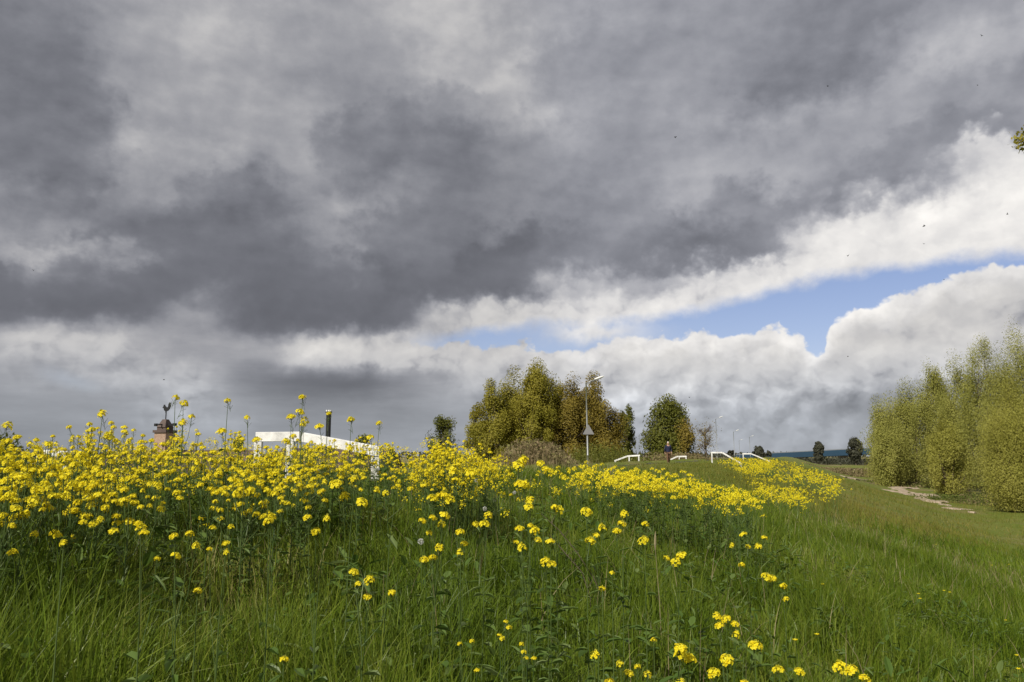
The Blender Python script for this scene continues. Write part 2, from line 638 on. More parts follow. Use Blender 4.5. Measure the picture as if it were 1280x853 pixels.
MAT['ground'] = ground_mat()
radii = np.concatenate([[0.0], np.geomspace(0.4, 6000, 230)])
angs = np.concatenate([np.linspace(-60, 60, 361), np.linspace(60, 300, 121)[1:-1]])
ang = np.radians(angs)
na = len(ang)
RR, AA = np.meshgrid(radii[1:], ang, indexing='ij')
GX, GY = RR * np.sin(AA), RR * np.cos(AA)
GZ = terrain(GX, GY)
V = np.vstack([[0, 0, gz(0, 0)], np.stack([GX, GY, GZ], -1).reshape(-1, 3)])
F = []
i0 = np.arange(na); i1 = (i0 + 1) % na
quads = []
for k in range(len(radii) - 2):
    a = 1 + k * na
    quads.append(np.stack([a + i0, a + na + i0, a + na + i1, a + i1], -1))
F = np.concatenate(quads)
tri = np.stack([np.zeros(na, int), 1 + i0, 1 + i1, 1 + i1], -1)
me = np_mesh('ground', V, F, MAT['ground'], smooth_=True)
ground = tag(link('ground', me), kind='structure')


def strip_mesh(name, pts, width, mat, lift=0.004, wob=0.0, step=0.5):
    """a sheet that follows the ground along a polyline"""
    P_ = [Vector((p[0], p[1], 0)) for p in pts]
    path = []
    for a, b in zip(P_, P_[1:]):
        n = max(1, int((b - a).length / step))
        path += [a.lerp(b, i / n) for i in range(n)]
    path.append(P_[-1])
    vs, fs = [], []
    m_ = 6
    for i, p in enumerate(path):
        t = (path[min(i + 1, len(path) - 1)] - path[max(i - 1, 0)]).normalized()
        s = Vector((t.y, -t.x, 0))
        w = width * (1 + wob * math.sin(i * 0.9) * 0.6 + wob * random.uniform(-0.5, 0.5))
        if wob and (i == 0 or i == len(path) - 1):
            w *= 0.3
        off = wob * random.uniform(-0.2, 0.2) * width
        for k in range(m_ + 1):
            q = p + s * (w * (k / m_ - 0.5) + off)
            vs.append((q.x, q.y, gz(q.x, q.y) + lift * (1 if not wob or 0 < k < m_ else -1.6) + (random.uniform(-.05, .05) if wob else 0)))
    for i in range(len(path) - 1):
        for k in range(m_):
            a = i * (m_ + 1) + k
            fs.append((a, a + m_ + 1, a + m_ + 2, a + 1))
    return link(name, np_mesh(name, vs, fs, mat))


road = strip_mesh('road', [xy(s, -9.6) for s in (-60, 0, 60, 150, 400)], 4.6, MAT['asphalt'], 0.012, step=2.0)
tag(road, kind='structure')


def sand_mat():
    m = new_mat('sand')
    pos, _ = wpos()
    c = ramp(noise(pos, 1.5, 6, 0.65), [(0.3, (0.24, 0.18, 0.12)), (0.7, (0.50, 0.41, 0.31))])
    out_of(principled(c, 0.95, 0.1, bump=noise(pos, 6, 5, 0.6), bump_d=0.05))
    return m


MAT['sand'] = sand_mat()


def on_ground(px, py):
    """where the sight line of a pixel meets the terrain"""
    v = ray(px, py)
    lo_, hi_ = 0.5, 900.0
    d = np.geomspace(lo_, hi_, 4000)
    z = EYE + v.z * d
    g = terrain(v.x * d, d)
    k = np.argmax(z < g)
    return Vector((v.x * d[k], d[k], g[k]))


for pts, w in (([(1072, 600), (1092, 603), (1112, 606), (1134, 611)], 4.5), ([(1131, 616), (1145, 618), (1160, 622)], 6.5),
               ([(1158, 625), (1168, 627), (1178, 629)], 4.0), ([(1189, 635), (1198, 637), (1206, 638)], 3.2), ([(1118, 610), (1128, 614), (1138, 617)], 2.4), ([(1150, 622), (1156, 624), (1162, 626)], 2.0),
               ([(1176, 630), (1182, 632), (1186, 633)], 1.2), ([(1210, 640), (1216, 641), (1220, 642)], 1.0), ([(1058, 597), (1066, 598), (1074, 600)], 2.0)):
    g = [on_ground(*p) for p in pts]
    tag(strip_mesh('sand_path', [(p.x, p.y) for p in g], w, MAT['sand'], 0.07, wob=0.45, step=1.2), kind='structure')


# ------------------------------------------------------------------ grass
def mown_y(x):
    return np.interp(x, [-30, -5, 6.6, 10, 30.6, 60], [34, 30, 23, 24.6, 48, 75])


def vnoise(x, y, f, seed=0):
    """cheap smooth value noise in 2D"""
    x = x * f + seed * 17.3; y = y * f - seed * 9.1
    xi, yi = np.floor(x).astype(int), np.floor(y).astype(int)
    fx_, fy_ = x - xi, y - yi
    fx_, fy_ = fx_ * fx_ * (3 - 2 * fx_), fy_ * fy_ * (3 - 2 * fy_)

    def h(i, j):
        n = (i * 374761393 + j * 668265263 + seed * 1442695) & 0x7fffffff
        n = ((n ^ (n >> 13)) * 1274126177) & 0x7fffffff
        return (n & 0xffff) / 65535.0
    a = h(xi, yi) * (1 - fx_) + h(xi + 1, yi) * fx_
    b = h(xi, yi + 1) * (1 - fx_) + h(xi + 1, yi + 1) * fx_
    return a * (1 - fy_) + b * fy_


def blades(x, y, hgt, wid, seg, lean, ldir, sink=0.02):
    n = len(x)
    z = terrain(x, y) - sink
    face = rng.uniform(0, 2 * np.pi, n)
    sx, sy = np.cos(face), np.sin(face)
    lx, ly = np.cos(ldir), np.sin(ldir)
    rows = []
    for k in range(seg + 1):
        f = k / seg
        horiz = hgt * lean * f ** 2.0
        up_ = hgt * f * (1 - 0.35 * lean * f)
        w = wid * (1 - f ** 1.6) * (0.7 + 0.3 * min(1, f * 4)) * 0.5 + (0.0004 if k == seg else 0)
        cx, cy, cz = x + lx * horiz, y + ly * horiz, z + up_
        rows.append(np.stack([cx - sx * w, cy - sy * w, cz], -1))
        rows.append(np.stack([cx + sx * w, cy + sy * w, cz], -1))
    V = np.stack(rows, 1).reshape(-1, 3)
    m = 2 * (seg + 1)
    base = (np.arange(n) * m)[:, None, None]
    q = np.array([[2 * k, 2 * k + 1, 2 * k + 3, 2 * k + 2] for k in range(seg)])[None]
    return V, (base + q).reshape(-1, 4)


def sector(n, d0, d1, a0=-46, a1=46):
    r = np.sqrt(rng.uniform(d0 ** 2, d1 ** 2, n))
    a = np.radians(rng.uniform(a0, a1, n))
    return r * np.sin(a), r * np.cos(a)


def join(parts):
    Vs, Fs, b = [], [], 0
    for v, f in parts:
        Vs.append(v); Fs.append(f + b); b += len(v)
    return np.concatenate(Vs), np.concatenate(Fs)


def tall_band(n, d0, d1, seg, wid, hmul=1.0, clump=0.0):
    x, y = sector(n, d0, d1)
    if clump:
        # tufts: pull blades towards tuft centres
        k = n // 26
        cx, cy = sector(k, d0, d1)
        idx = rng.integers(0, k, n)
        rad = np.abs(rng.normal(0, 1, n)) * clump
        th = rng.uniform(0, 2 * np.pi, n)
        sel = rng.uniform(0, 1, n) < 0.6
        tx, ty = cx[idx] + rad * np.cos(th), cy[idx] + rad * np.sin(th)
        x = np.where(sel, tx, x); y = np.where(sel, ty, y)
        thb = th
    else:
        sel = np.zeros(n, bool); thb = rng.uniform(0, 2 * np.pi, n)
    s, t = st(x, y)
    keep = (y < mown_y(x) + rng.normal(0, 1.5, n)) & (t < 15) & (np.hypot(x, y) > 0.9) & ~((t > -12) & (t < -7.2))
    x, y, sel, thb = x[keep], y[keep], sel[keep], thb[keep]
    n = len(x)
    hv = vnoise(x, y, 0.8, 1) * 0.6 + vnoise(x, y, 2.6, 2) * 0.4
    hgt = (0.12 + 0.62 * hv ** 1.3) * rng.uniform(0.5, 1.15, n) * hmul
    s, t = st(x, y)
    hgt = hgt * np.interp(t, [-12, -6, -4.2, -2.5, 14], [0.3, 0.4, 0.75, 1.0, 0.85])
    wind = 2 * np.pi * vnoise(x, y, 0.5, 3) + rng.normal(0, 1.2, n)
    ldir = np.where(sel, thb, wind)
    lean = np.clip(rng.gamma(1.9, 0.22, n), 0.03, 1.25)
    return blades(x, y, hgt, wid * rng.uniform(0.6, 1.3, n), seg, lean, ldir)


near = [tall_band(34000, 0.9, 4.0, 6, 0.0075, 1.0, 0.07), tall_band(90000, 3.5, 9.0, 4, 0.0085, 1.0, 0.09),
        tall_band(120000, 8.5, 20.0, 3, 0.013, 1.0, 0.12), tall_band(90000, 19, 50.0, 2, 0.026, 0.95)]
near += [tall_band(3500, 0.9, 5.0, 7, 0.013, 1.15, 0.08), tall_band(9000, 4.5, 14.0, 5, 0.016, 1.1, 0.1)]
Vg, Fg = join(near)
grass = link('tall_grass', np_mesh('tall_grass', Vg, Fg, MAT['grass']))
tag(grass, 'long green meadow grass covering the near slope of the dike', 'grass', kind='stuff')

# mown and grazed grass further off, along the crest verges and down the slope
parts = []
for n, d0, d1, w in ((130000, 16, 45, 0.026), (110000, 40, 120, 0.06)):
    x, y = sector(n, d0, d1, -42, 42)
    s, t = st(x, y)
    keep = (y > mown_y(x) - 1 + rng.normal(0, 1.5, n)) & (t < 40) & ~((t > -12) & (t < -7.2)) & (t > -20)
    x, y = x[keep], y[keep]; n = len(x)
    h = rng.uniform(0.05, 0.16, n) * (0.6 + vnoise(x, y, 0.35, 5)) 
    tuft = np.clip((vnoise(x, y, 0.9, 6) * 0.6 + vnoise(x, y, 2.3, 8) * 0.4 - 0.52) * 6, 0, 1) * (st(x, y)[1] > -3)
    h = h * (1 + 1.6 * tuft)
    h = h * np.interp(st(x, y)[1], [-8, -4], [0.6, 1.2])
    parts.append(blades(x, y, h, w * rng.uniform(0.6, 1.2, n), 1, rng.uniform(0.1, 0.8, n), rng.uniform(0, 6.28, n)))
Vs_, Fs_ = join(parts)
tag(link('short_grass', np_mesh('short_grass', Vs_, Fs_, MAT['short'])), 'short olive grass on the grazed part of the slope', 'grass', kind='stuff')

# seeding and dead stalks among the grass
x, y = sector(4200, 1.6, 24)
keep = (y < mown_y(x)) & ~((st(x, y)[1] > -12) & (st(x, y)[1] < -7.2))
x, y = x[keep], y[keep]; n = len(x)
v1 = blades(x, y, rng.uniform(0.25, 0.62, n), rng.uniform(0.003, 0.006, n) * (1 + np.hypot(x, y) * 0.06), 4, rng.uniform(0.05, 0.7, n), rng.uniform(0, 6.28, n))
tag(link('dry_grass', np_mesh('dry_grass', *v1, MAT['straw'])), 'dry straw coloured stalks between the green blades', 'dry grass', kind='stuff')


# broad leaved weeds under and between the flowers
def leaf_cards(cx, cy, cz, L, W, yaw, tilt):
    n = len(cx)
    f = np.array([[0, 0, 0], [0.35, 0.5, 0.05], [0.75, 0.38, 0.02], [1, 0, -0.08], [0.75, -0.38, 0.02], [0.35, -0.5, 0.05]])
    lx = f[:, 0][None] * L[:, None]; wy_ = f[:, 1][None] * W[:, None]; zz = f[:, 2][None] * L[:, None]
    ct, s_t = np.cos(tilt)[:, None], np.sin(tilt)[:, None]
    hx = lx * ct - zz * s_t; hz = lx * s_t + zz * ct
    cyw, syw = np.cos(yaw)[:, None], np.sin(yaw)[:, None]
    X = cx[:, None] + hx * cyw - wy_ * syw
    Y = cy[:, None] + hx * syw + wy_ * cyw
    Z = cz[:, None] + hz
    V = np.stack([X, Y, Z], -1).reshape(-1, 3)
    b = (np.arange(n) * 6)[:, None, None]
    q = np.array([[0, 1, 2, 3], [0, 3, 4, 5]])[None]
    return V, (b + q).reshape(-1, 4)


k = 520
cx, cy = sector(k, 1.8, 12, -44, 40)
m_ = 16
cx = np.repeat(cx, m_) + rng.normal(0, 0.09, k * m_); cy = np.repeat(cy, m_) + rng.normal(0, 0.09, k * m_)
n = len(cx)
cz = terrain(cx, cy) + rng.uniform(0.05, 0.40, n)
Vw, Fw = leaf_cards(cx, cy, cz, rng.uniform(0.03, 0.11, n) * np.repeat(rng.uniform(0.6, 1.6, k), m_), rng.uniform(0.014, 0.05, n), rng.uniform(0, 6.28, n), rng.uniform(-0.5, 0.8, n))
tag(link('undergrowth', np_mesh('undergrowth', Vw, Fw, MAT['leaf'])), 'broad leaved weeds growing low among the grass', 'weeds', kind='stuff')

# ------------------------------------------------------------------ trees
def quads_at(C, size, out=None):
    """small leaf faces at the points C, turned at random, or mostly outwards when out gives a direction"""
    n = len(C)
    nr = rng.normal(0, 1, (n, 3))
    if out is not None:
        nr = nr * 0.55 + out
    nr /= np.linalg.norm(nr, axis=1, keepdims=True)
    a = rng.normal(0, 1, (n, 3)); a -= nr * (a * nr).sum(1, keepdims=True); a /= np.linalg.norm(a, axis=1, keepdims=True)
    b = np.cross(nr, a)
    sz = (size * rng.uniform(0.6, 1.35, n))[:, None]
    V = np.stack([C - a * sz, C + b * sz * 0.55, C + a * sz, C - b * sz * 0.55], 1).reshape(-1, 3)
    return V, np.arange(4 * n).reshape(-1, 4)


def crown_mat(name, c0, c1, c2, patch=0.25):
    return leafy(name, [(0.0, c0), (0.5, c1), (1.0, c2)], 0.36, 0.55, 0.2, patch)


MAT['poplar_green'] = crown_mat('poplar_green', (0.185, 0.178, 0.019), (0.280, 0.251, 0.029), (0.368, 0.310, 0.055))
MAT['poplar_brown'] = crown_mat('poplar_brown', (0.168, 0.132, 0.020), (0.249, 0.192, 0.032), (0.316, 0.237, 0.048))
MAT['dark_green'] = crown_mat('dark_leaf', (0.088, 0.101, 0.015), (0.138, 0.146, 0.022), (0.187, 0.185, 0.035))
MAT['willow'] = crown_mat('willow_leaf', (0.248, 0.255, 0.050), (0.314, 0.311, 0.070), (0.380, 0.362, 0.095))
MAT['willow_pale'] = crown_mat('willow_pale', (0.281, 0.275, 0.045), (0.345, 0.330, 0.065), (0.408, 0.380, 0.090))
MAT['far_tree'] = crown_mat('far_leaf_hazed', (0.055, 0.058, 0.040), (0.080, 0.082, 0.054), (0.105, 0.104, 0.066))  # distance haze is put into this leaf colour: paler and greyer
MAT['bare'] = plain('bare_twigs', (0.16, 0.125, 0.10), 0.85, 0.1, 0, 0.3, 2)


def tree(name, label, cat, x, y, top_z, rad, crown, group=None, clumps=60, leaves=190, lsize=0.16, base_frac=0.12,
         upright=1.7, trunk_r=None, stems=1, shape='oval', gap=1.0, zb=None, lobes=0):
    z0 = (gz(x, y) if zb is None else zb) - 0.1
    H = top_z - z0
    root = thing(name, label, cat, (x, y, z0), 0, group)
    tr = trunk_r or max(0.05, H * 0.016)
    # clump centres inside the crown's envelope
    hh = rng.uniform(0, 1, clumps) ** 0.85
    if shape == 'oval':
        prof = np.sin(np.pi * np.clip(0.10 + 0.86 * hh, 0, 1)) ** 0.55
    elif shape == 'column':
        prof = np.clip(0.75 + 0.35 * np.sin(np.pi * hh), 0, 1) * np.clip((1.06 - hh) * 3.2, 0, 1) ** 0.6
    elif shape == 'willow':
        prof = np.sin(np.pi * np.clip(0.16 + 0.80 * hh, 0, 1)) ** 0.85
    else:
        prof = np.clip((1.05 - hh) * 2.6, 0, 1) ** 0.6 * np.clip(0.55 + hh * 2.2, 0, 1)
    rr = np.sqrt(rng.uniform(0.08, 1, clumps)) * rad * prof * 0.86
    th = rng.uniform(0, 2 * np.pi, clumps)
    zc = H * (base_frac + (1 - base_frac) * hh * 0.95)
    C = np.stack([rr * np.cos(th), rr * np.sin(th), zc], -1)
    if lobes:
        # several leaders, each with a dome of its own: an uneven outline
        la = rng.uniform(0, 2 * np.pi) + np.arange(lobes) * 2.4
        lr = rad * rng.uniform(0.25, 0.60, lobes); lh = rng.uniform(0.66, 0.92, lobes)
        lr[0], lh[0] = rad * 0.08, 1.0
        i = rng.integers(0, lobes, clumps)
        prof = (1 - hh ** 2.4) ** 0.5 * np.clip(0.55 + 1.3 * hh, 0, 1)
        rr = np.sqrt(rng.uniform(0.05, 1, clumps)) * rad * 0.68 * prof
        C = np.stack([lr[i] * np.cos(la[i]) * (0.55 + 0.45 * hh) + rr * np.cos(th), lr[i] * np.sin(la[i]) * (0.55 + 0.45 * hh) + rr * np.sin(th),
                      H * (base_frac + (0.93 - base_frac) * hh * lh[i])], -1)
    # trunk and limbs
    mb = MB()
    roots = []
    for k in range(stems):
        a = 2 * math.pi * k / stems + 0.4
        sp = 0.0 if stems == 1 else rad * 0.16
        lean = 0.0 if stems == 1 else rad * 0.34
        pts = [(sp * math.cos(a), sp * math.sin(a), 0)]
        for q in ((0.2, 0.45, 0.7, 0.92) if not lobes else (0.15, 0.32, 0.50, 0.68)):
            pts.append((math.cos(a) * (sp + lean * q) + random.uniform(-1, 1) * rad * 0.04,
                        math.sin(a) * (sp + lean * q) + random.uniform(-1, 1) * rad * 0.04, H * q))
        mb.tube(pts, [tr * 1.25, tr, tr * 0.75, tr * 0.45, tr * 0.12], 7)
        roots.append(pts)
    tk = mb.build('trunk', MAT['bark'], root, True)
    lb = MB()
    order = rng.permutation(clumps)[:min(clumps, 46)]
    for i in order:
        c = Vector(C[i])
        pts = roots[int(i) % stems]
        q = max(0.08, min(0.85, (c.z / H) - 0.10 * upright - 0.1 * random.random()))
        lv = q * H
        j = max(k for k in range(len(pts)) if pts[k][2] <= lv + 1e-6)
        j2 = min(j + 1, len(pts) - 1)
        f = 0 if j == j2 else (lv - pts[j][2]) / (pts[j2][2] - pts[j][2])
        p0 = Vector(pts[j]).lerp(Vector(pts[j2]), f)
        mid = p0.lerp(c, 0.5) + Vector((0, 0, -0.06 * H * (0.4 if upright < 1.5 else 0.1)))
        mid.x += (c.x - p0.x) * 0.18; mid.y += (c.y - p0.y) * 0.18
        lb.tube([p0, mid, c, c + Vector((0, 0, 0.05 * H))], [tr * 0.38, tr * 0.24, tr * 0.11, tr * 0.03], 5, cap=False)
    lb.build('limb', MAT['bark'], tk, True)
    # leaves gather around the clump centres, drawn out upwards
    L = []
    for i in range(clumps):
        n = int(leaves * random.uniform(0.5, 1.4) * gap)
        s = rad * random.uniform(0.13, 0.24) * (0.72 if shape == 'willow' else 0.8 if shape == 'column' else 1.0)
        g = rng.normal(0, 1, (n, 3))
        g *= (np.minimum(1.0, 1.9 / np.linalg.norm(g, axis=1)))[:, None] * rng.uniform(0.8, 1.0, (n, 1))
        g *= np.array([s, s, s * upright])
        L.append(C[i] + g)
    L = np.concatenate(L)
    L = L[(L[:, 2] > max(0.02, base_frac * 0.5) * H) & (L[:, 2] < H * 1.08)]
    o_ = np.stack([L[:, 0] / rad, L[:, 1] / rad, np.full(len(L), 0.45)], -1)
    o_ /= np.linalg.norm(o_, axis=1, keepdims=True)
    Vl, Fl = quads_at(L, np.full(len(L), lsize), o_)
    link('crown', np_mesh('crown', Vl, Fl, crown), root)
    return root


def tree_px(name, label, cat, px, top, hw, d, crown, **k):
    p = at(px, top, d)
    return tree(name, label, cat, p.x, p.y, p.z, hw / FPX * d, crown, **k)


PG = 'poplars standing behind the street lamp'
tree_px('poplar_tree', 'small yellow green poplar at the left edge of the tall poplar clump', 'tree', 597, 505, 22.0, 122, MAT['poplar_green'], group=PG, clumps=34, base_frac=0.1, shape='oval', lobes=6, leaves=480, lsize=0.125, upright=1.4)
tree_px('poplar_tree', 'poplar with a stepped crown second from the left end of the clump', 'tree', 620, 469, 27.8, 120, MAT['poplar_green'], group=PG, clumps=50, base_frac=0.2, shape='oval', lobes=6, leaves=480, lsize=0.125, upright=1.4)
tree_px('poplar_tree', 'tall yellow green poplar behind the brown scrub, bare forked trunk showing', 'tree', 643, 453, 30.7, 124, MAT['poplar_green'], group=PG, clumps=72, base_frac=0.28, stems=3, shape='oval', lobes=6, leaves=480, lsize=0.125, upright=1.4)
tree_px('poplar_tree', 'tallest poplar in the middle of the clump, light sky gaps at its trunk', 'tree', 668, 449, 30.7, 119, MAT['poplar_green'], group=PG, clumps=72, base_frac=0.28, stems=3, shape='oval', lobes=6, leaves=480, lsize=0.125, upright=1.4)
tree_px('poplar_tree', 'tall dense yellow green poplar right of the tallest one', 'tree', 691, 452, 29.3, 123, MAT['poplar_green'], group=PG, clumps=80, base_frac=0.1, shape='oval', lobes=6, leaves=480, lsize=0.125, upright=1.4)
tree_px('poplar_tree', 'brownish poplar with thin top next to the lamp pole', 'tree', 714, 460, 30.5, 121, MAT['poplar_brown'], group=PG, clumps=80, base_frac=0.06, shape='oval', lobes=6, leaves=480, lsize=0.125, upright=1.4)
tree_px('poplar_tree', 'brown green poplar directly behind the lamp arm', 'tree', 738, 463, 30.5, 125, MAT['poplar_brown'], group=PG, clumps=80, base_frac=0.05, shape='oval', lobes=6, leaves=480, lsize=0.125, upright=1.4)
tree_px('poplar_tree', 'lower brown poplar sloping down right of the street lamp', 'tree', 759, 487, 30.5, 122, MAT['poplar_brown'], group=PG, clumps=72, base_frac=0.05, shape='oval', lobes=6, leaves=480, lsize=0.125, upright=1.4)
tree_px('broadleaf_tree', 'separate dark green tree with airy base right of the poplar clump', 'tree', 783, 500, 18, 135, MAT['dark_green'], clumps=46, base_frac=0.15, shape='column', lobes=4)
tree_px('broadleaf_tree', 'broad round dark green tree behind the walking person', 'tree', 833, 500, 31, 150, MAT['dark_green'], clumps=110, lsize=0.2, base_frac=0.04, shape='oval', upright=1.2, leaves=240)
tree_px('broadleaf_tree', 'lower brown twiggy tree leaning out of the round green tree', 'tree', 856, 527, 17, 146, MAT['poplar_brown'], clumps=40, leaves=80, base_frac=0.05, shape='oval')
tree_px('broadleaf_tree', 'small dark round tree behind the yellow clump, apart from the poplars', 'tree', 555, 523, 23, 140, MAT['dark_green'], clumps=44, base_frac=0.1, shape='oval', upright=1.2)
tree_px('distant_tree', 'dark oval tree standing alone in front of the blue bridge', 'tree', 1023, 553, 6.6, 520, MAT['far_tree'], clumps=80, leaves=90, lsize=0.6, base_frac=0.12, upright=1.2)
tree_px('distant_tree', 'dark round tree on a short trunk before the bridge near the willows', 'tree', 1068, 548.5, 9.4, 520, MAT['far_tree'], clumps=90, leaves=90, lsize=0.6, base_frac=0.2, upright=1.0)
tree_px('distant_tree', 'low dark round tree above the far white barrier at the bridge end', 'tree', 948, 558.5, 7.5, 480, MAT['far_tree'], clumps=60, leaves=80, lsize=0.6, base_frac=0.1, upright=1.0)
tree_px('distant_tree', 'tiny dark bush like tree right beside the bridge end', 'tree', 960, 564, 4.5, 490, MAT['far_tree'], clumps=24, leaves=60, lsize=0.6, base_frac=0.05, upright=0.8)
tree_px('distant_tree', 'tiny dark tree between the two far lamp posts', 'tree', 914, 563, 6, 450, MAT['far_tree'], clumps=28, leaves=60, lsize=0.6, base_frac=0.05, upright=0.8)


def bare_tree(name, label, px, top, hw, d):
    p = at(px, top, d)
    z0 = gz(p.x, p.y) - 0.1
    H = p.z - z0
    root = thing(name, label, 'tree', (p.x, p.y, z0))
    rad = hw / FPX * d
    mt, mbh = MB(), MB()
    mt.tube([(0, 0, 0), (0.1, 0, H * 0.3), (0, 0.1, H * 0.6), (0.1, 0, H * 0.9)], [0.22, 0.17, 0.1, 0.03], 7)

    def grow(p0, d0, ln, r, lev):
        p1 = p0 + d0 * ln
        mbh.tube([p0, p0.lerp(p1, 0.5) + Vector((random.uniform(-.05, .05) * ln,) * 3), p1], [r, r * 0.75, r * 0.45], 4, cap=False)
        if lev:
            for _ in range(4):
                d1 = (d0 + Vector((random.gauss(0, .5), random.gauss(0, .5), random.gauss(0.1, .35)))).normalized()
                grow(p0.lerp(p1, random.uniform(0.35, 1)), d1, ln * random.uniform(0.5, 0.75), r * 0.5, lev - 1)
    for k in range(15):
        q = random.uniform(0.25, 0.88)
        a = random.uniform(0, 6.28)
        dd = Vector((math.cos(a), math.sin(a), random.uniform(0.4, 1.2))).normalized()
        grow(Vector((0, 0, H * q)), dd, rad * 0.62 * (1.2 - q * 0.5), 0.075, 3)
    t = mt.build('trunk', MAT['bare'], root, True)
    mbh.build('branches', MAT['bare'], root)
    L = rng.normal(0, 1, (900, 3)) * np.array([rad * 0.45, rad * 0.45, H * 0.2]) + np.array([0, 0, H * 0.65])
    Vl, Fl = quads_at(L, np.full(len(L), 0.13))
    link('crown', np_mesh('crown', Vl, Fl, MAT['poplar_brown']), root)


bare_tree('bare_tree', 'thin nearly bare tree with open twigs right of the round tree', 881, 531, 13, 160)

WG = 'willows along the foot of the dike'
W_ = [
 (1106, 505, 27, 168, 'pale green willow at the far left end of the willow row', 'willow', 80),
 (1132, 488, 24, 158, 'medium high willow second in the row beside the sand path', 'willow', 80),
 (1163, 462, 24, 146, 'high feathery willow with upright shoots, third in the row', 'willow', 110),
 (1192, 455, 25, 132, 'bushy willow in the middle of the row behind the pale sand patch', 'willow', 110),
 (1226, 432, 30, 116, 'tall willow with loose open top rising above its neighbours', 'willow', 130),
 (1264, 416, 36, 102, 'highest willow at the picture edge with dark trunk gaps', 'willow', 150),
 (1262, 492, 36, 84, 'low yellow green willow bush in front of the highest willows', 'willow_pale', 150),
 (1322, 440, 46, 84, 'large willow cut by the edge behind the yellow green bush', 'willow', 150),
 (1180, 535, 22, 120, 'small pale willow shrub at the foot of the middle willows', 'willow_pale', 70),
 (1108, 545, 24, 150, 'low willow shrub at the foot of the far end of the row', 'willow', 60),
]
for px, top, hw, d, lab, mt_, nc in W_:
    tree_px('willow_tree', lab, 'tree', px, top - 12, hw * 1.35, d, MAT[mt_], group=WG, clumps=int(nc * 1.9), leaves=360, lsize=0.082 * d / 110,
            base_frac=0.03, upright=2.3, stems=4, shape='willow', trunk_r=0.16, lobes=7)

# overhanging tree just outside the frame; one leafy spray reaches in
p_tip = at(1273, 175, 6.0)
tx_, ty_ = p_tip.x + 2.2, p_tip.y + 0.6
tz_ = gz(tx_, ty_)
root = thing('young_alder', 'leafy tree outside the picture whose green twig tip reaches in', 'tree', (tx_, ty_, tz_))
mb = MB()
loc = lambda v: Vector(v) - Vector((tx_, ty_, tz_))
htop = p_tip.z - tz_ + 0.9
mb.tube([(0, 0, -0.1), (0.05, 0, htop * 0.4), (0, 0.06, htop * 0.8), (0.05, 0, htop)], [0.09, 0.07, 0.045, 0.012], 8)
mb.build('trunk', MAT['bark'], root, True)
mb = MB()
tipl = loc(p_tip)
b0 = Vector((0, 0.04, htop * 0.72))
brs = [(b0, tipl)]
for k in range(12):
    a = random.uniform(-1.2, 1.9)
    z_ = htop * random.uniform(0.5, 0.95)
    brs.append((Vector((0, 0, z_)), Vector((math.cos(a) * random.uniform(0.6, 1.5), math.sin(a) * random.uniform(0.6, 1.5), z_ + random.uniform(0.2, 0.7)))))
LC = []
for p0, p1 in brs:
    m1 = p0.lerp(p1, 0.5) + Vector((0, 0, 0.12))
    mb.tube([p0, m1, p1], [0.022, 0.013, 0.003], 5, cap=False)
    for _ in range(70):
        f = random.uniform(0.45, 1.02)
        q = (p0.lerp(m1, f * 2) if f < 0.5 else m1.lerp(p1, f * 2 - 1))
        LC.append(q + Vector((random.gauss(0, 0.05), random.gauss(0, 0.05), random.gauss(0, 0.05))))
for _ in range(110):
    LC.append(tipl + Vector((random.uniform(-0.02, 0.12), random.gauss(0, 0.04), random.gauss(0, 0.038))))
mb.build('branches', MAT['bark'], root, True)
Vl, Fl = quads_at(np.array([tuple(v) for v in LC]), np.full(len(LC), 0.02))
link('crown', np_mesh('crown', Vl, Fl, MAT['poplar_green']), root)

# scrub on the far side of the crest
def scrub(name, label, px0, px1, top, d, mat_, n=2600, kind='stuff', cat='scrub'):
    px_ = rng.uniform(px0, px1, n)
    x = (px_ - 640) / FPX * d + rng.normal(0, 0.3, n)
    y = d + rng.normal(0, 1.6, n) * (1 + d / 60)
    g = terrain(x, y)
    ztop = at(0, top, d).z
    e = np.clip(1 - np.abs((px_ - (px0 + px1) / 2) / ((px1 - px0) / 2)) ** 3, 0.15, 1)
    h = (ztop - g) * e * rng.uniform(0, 1, n) ** 0.6 * (0.75 + 0.4 * vnoise(x, y, 0.9, 9))
    C = np.stack([x, y, g + h], -1)
    Vq, Fq = quads_at(C, np.full(n, 0.10 * max(1, d / 70)))
    v2 = blades(x[: n // 2], y[: n // 2], np.maximum(0.1, (ztop - g[: n // 2]) * e[: n // 2] * rng.uniform(0.5, 1.1, n // 2)), np.full(n // 2, 0.03 * max(1, d / 60)), 2, rng.uniform(0, 0.3, n // 2), rng.uniform(0, 6.28, n // 2))
    Va, Fa = join([(Vq, Fq), v2])
    return tag(link(name, np_mesh(name, Va, Fa, mat_)), label, cat, kind=kind)


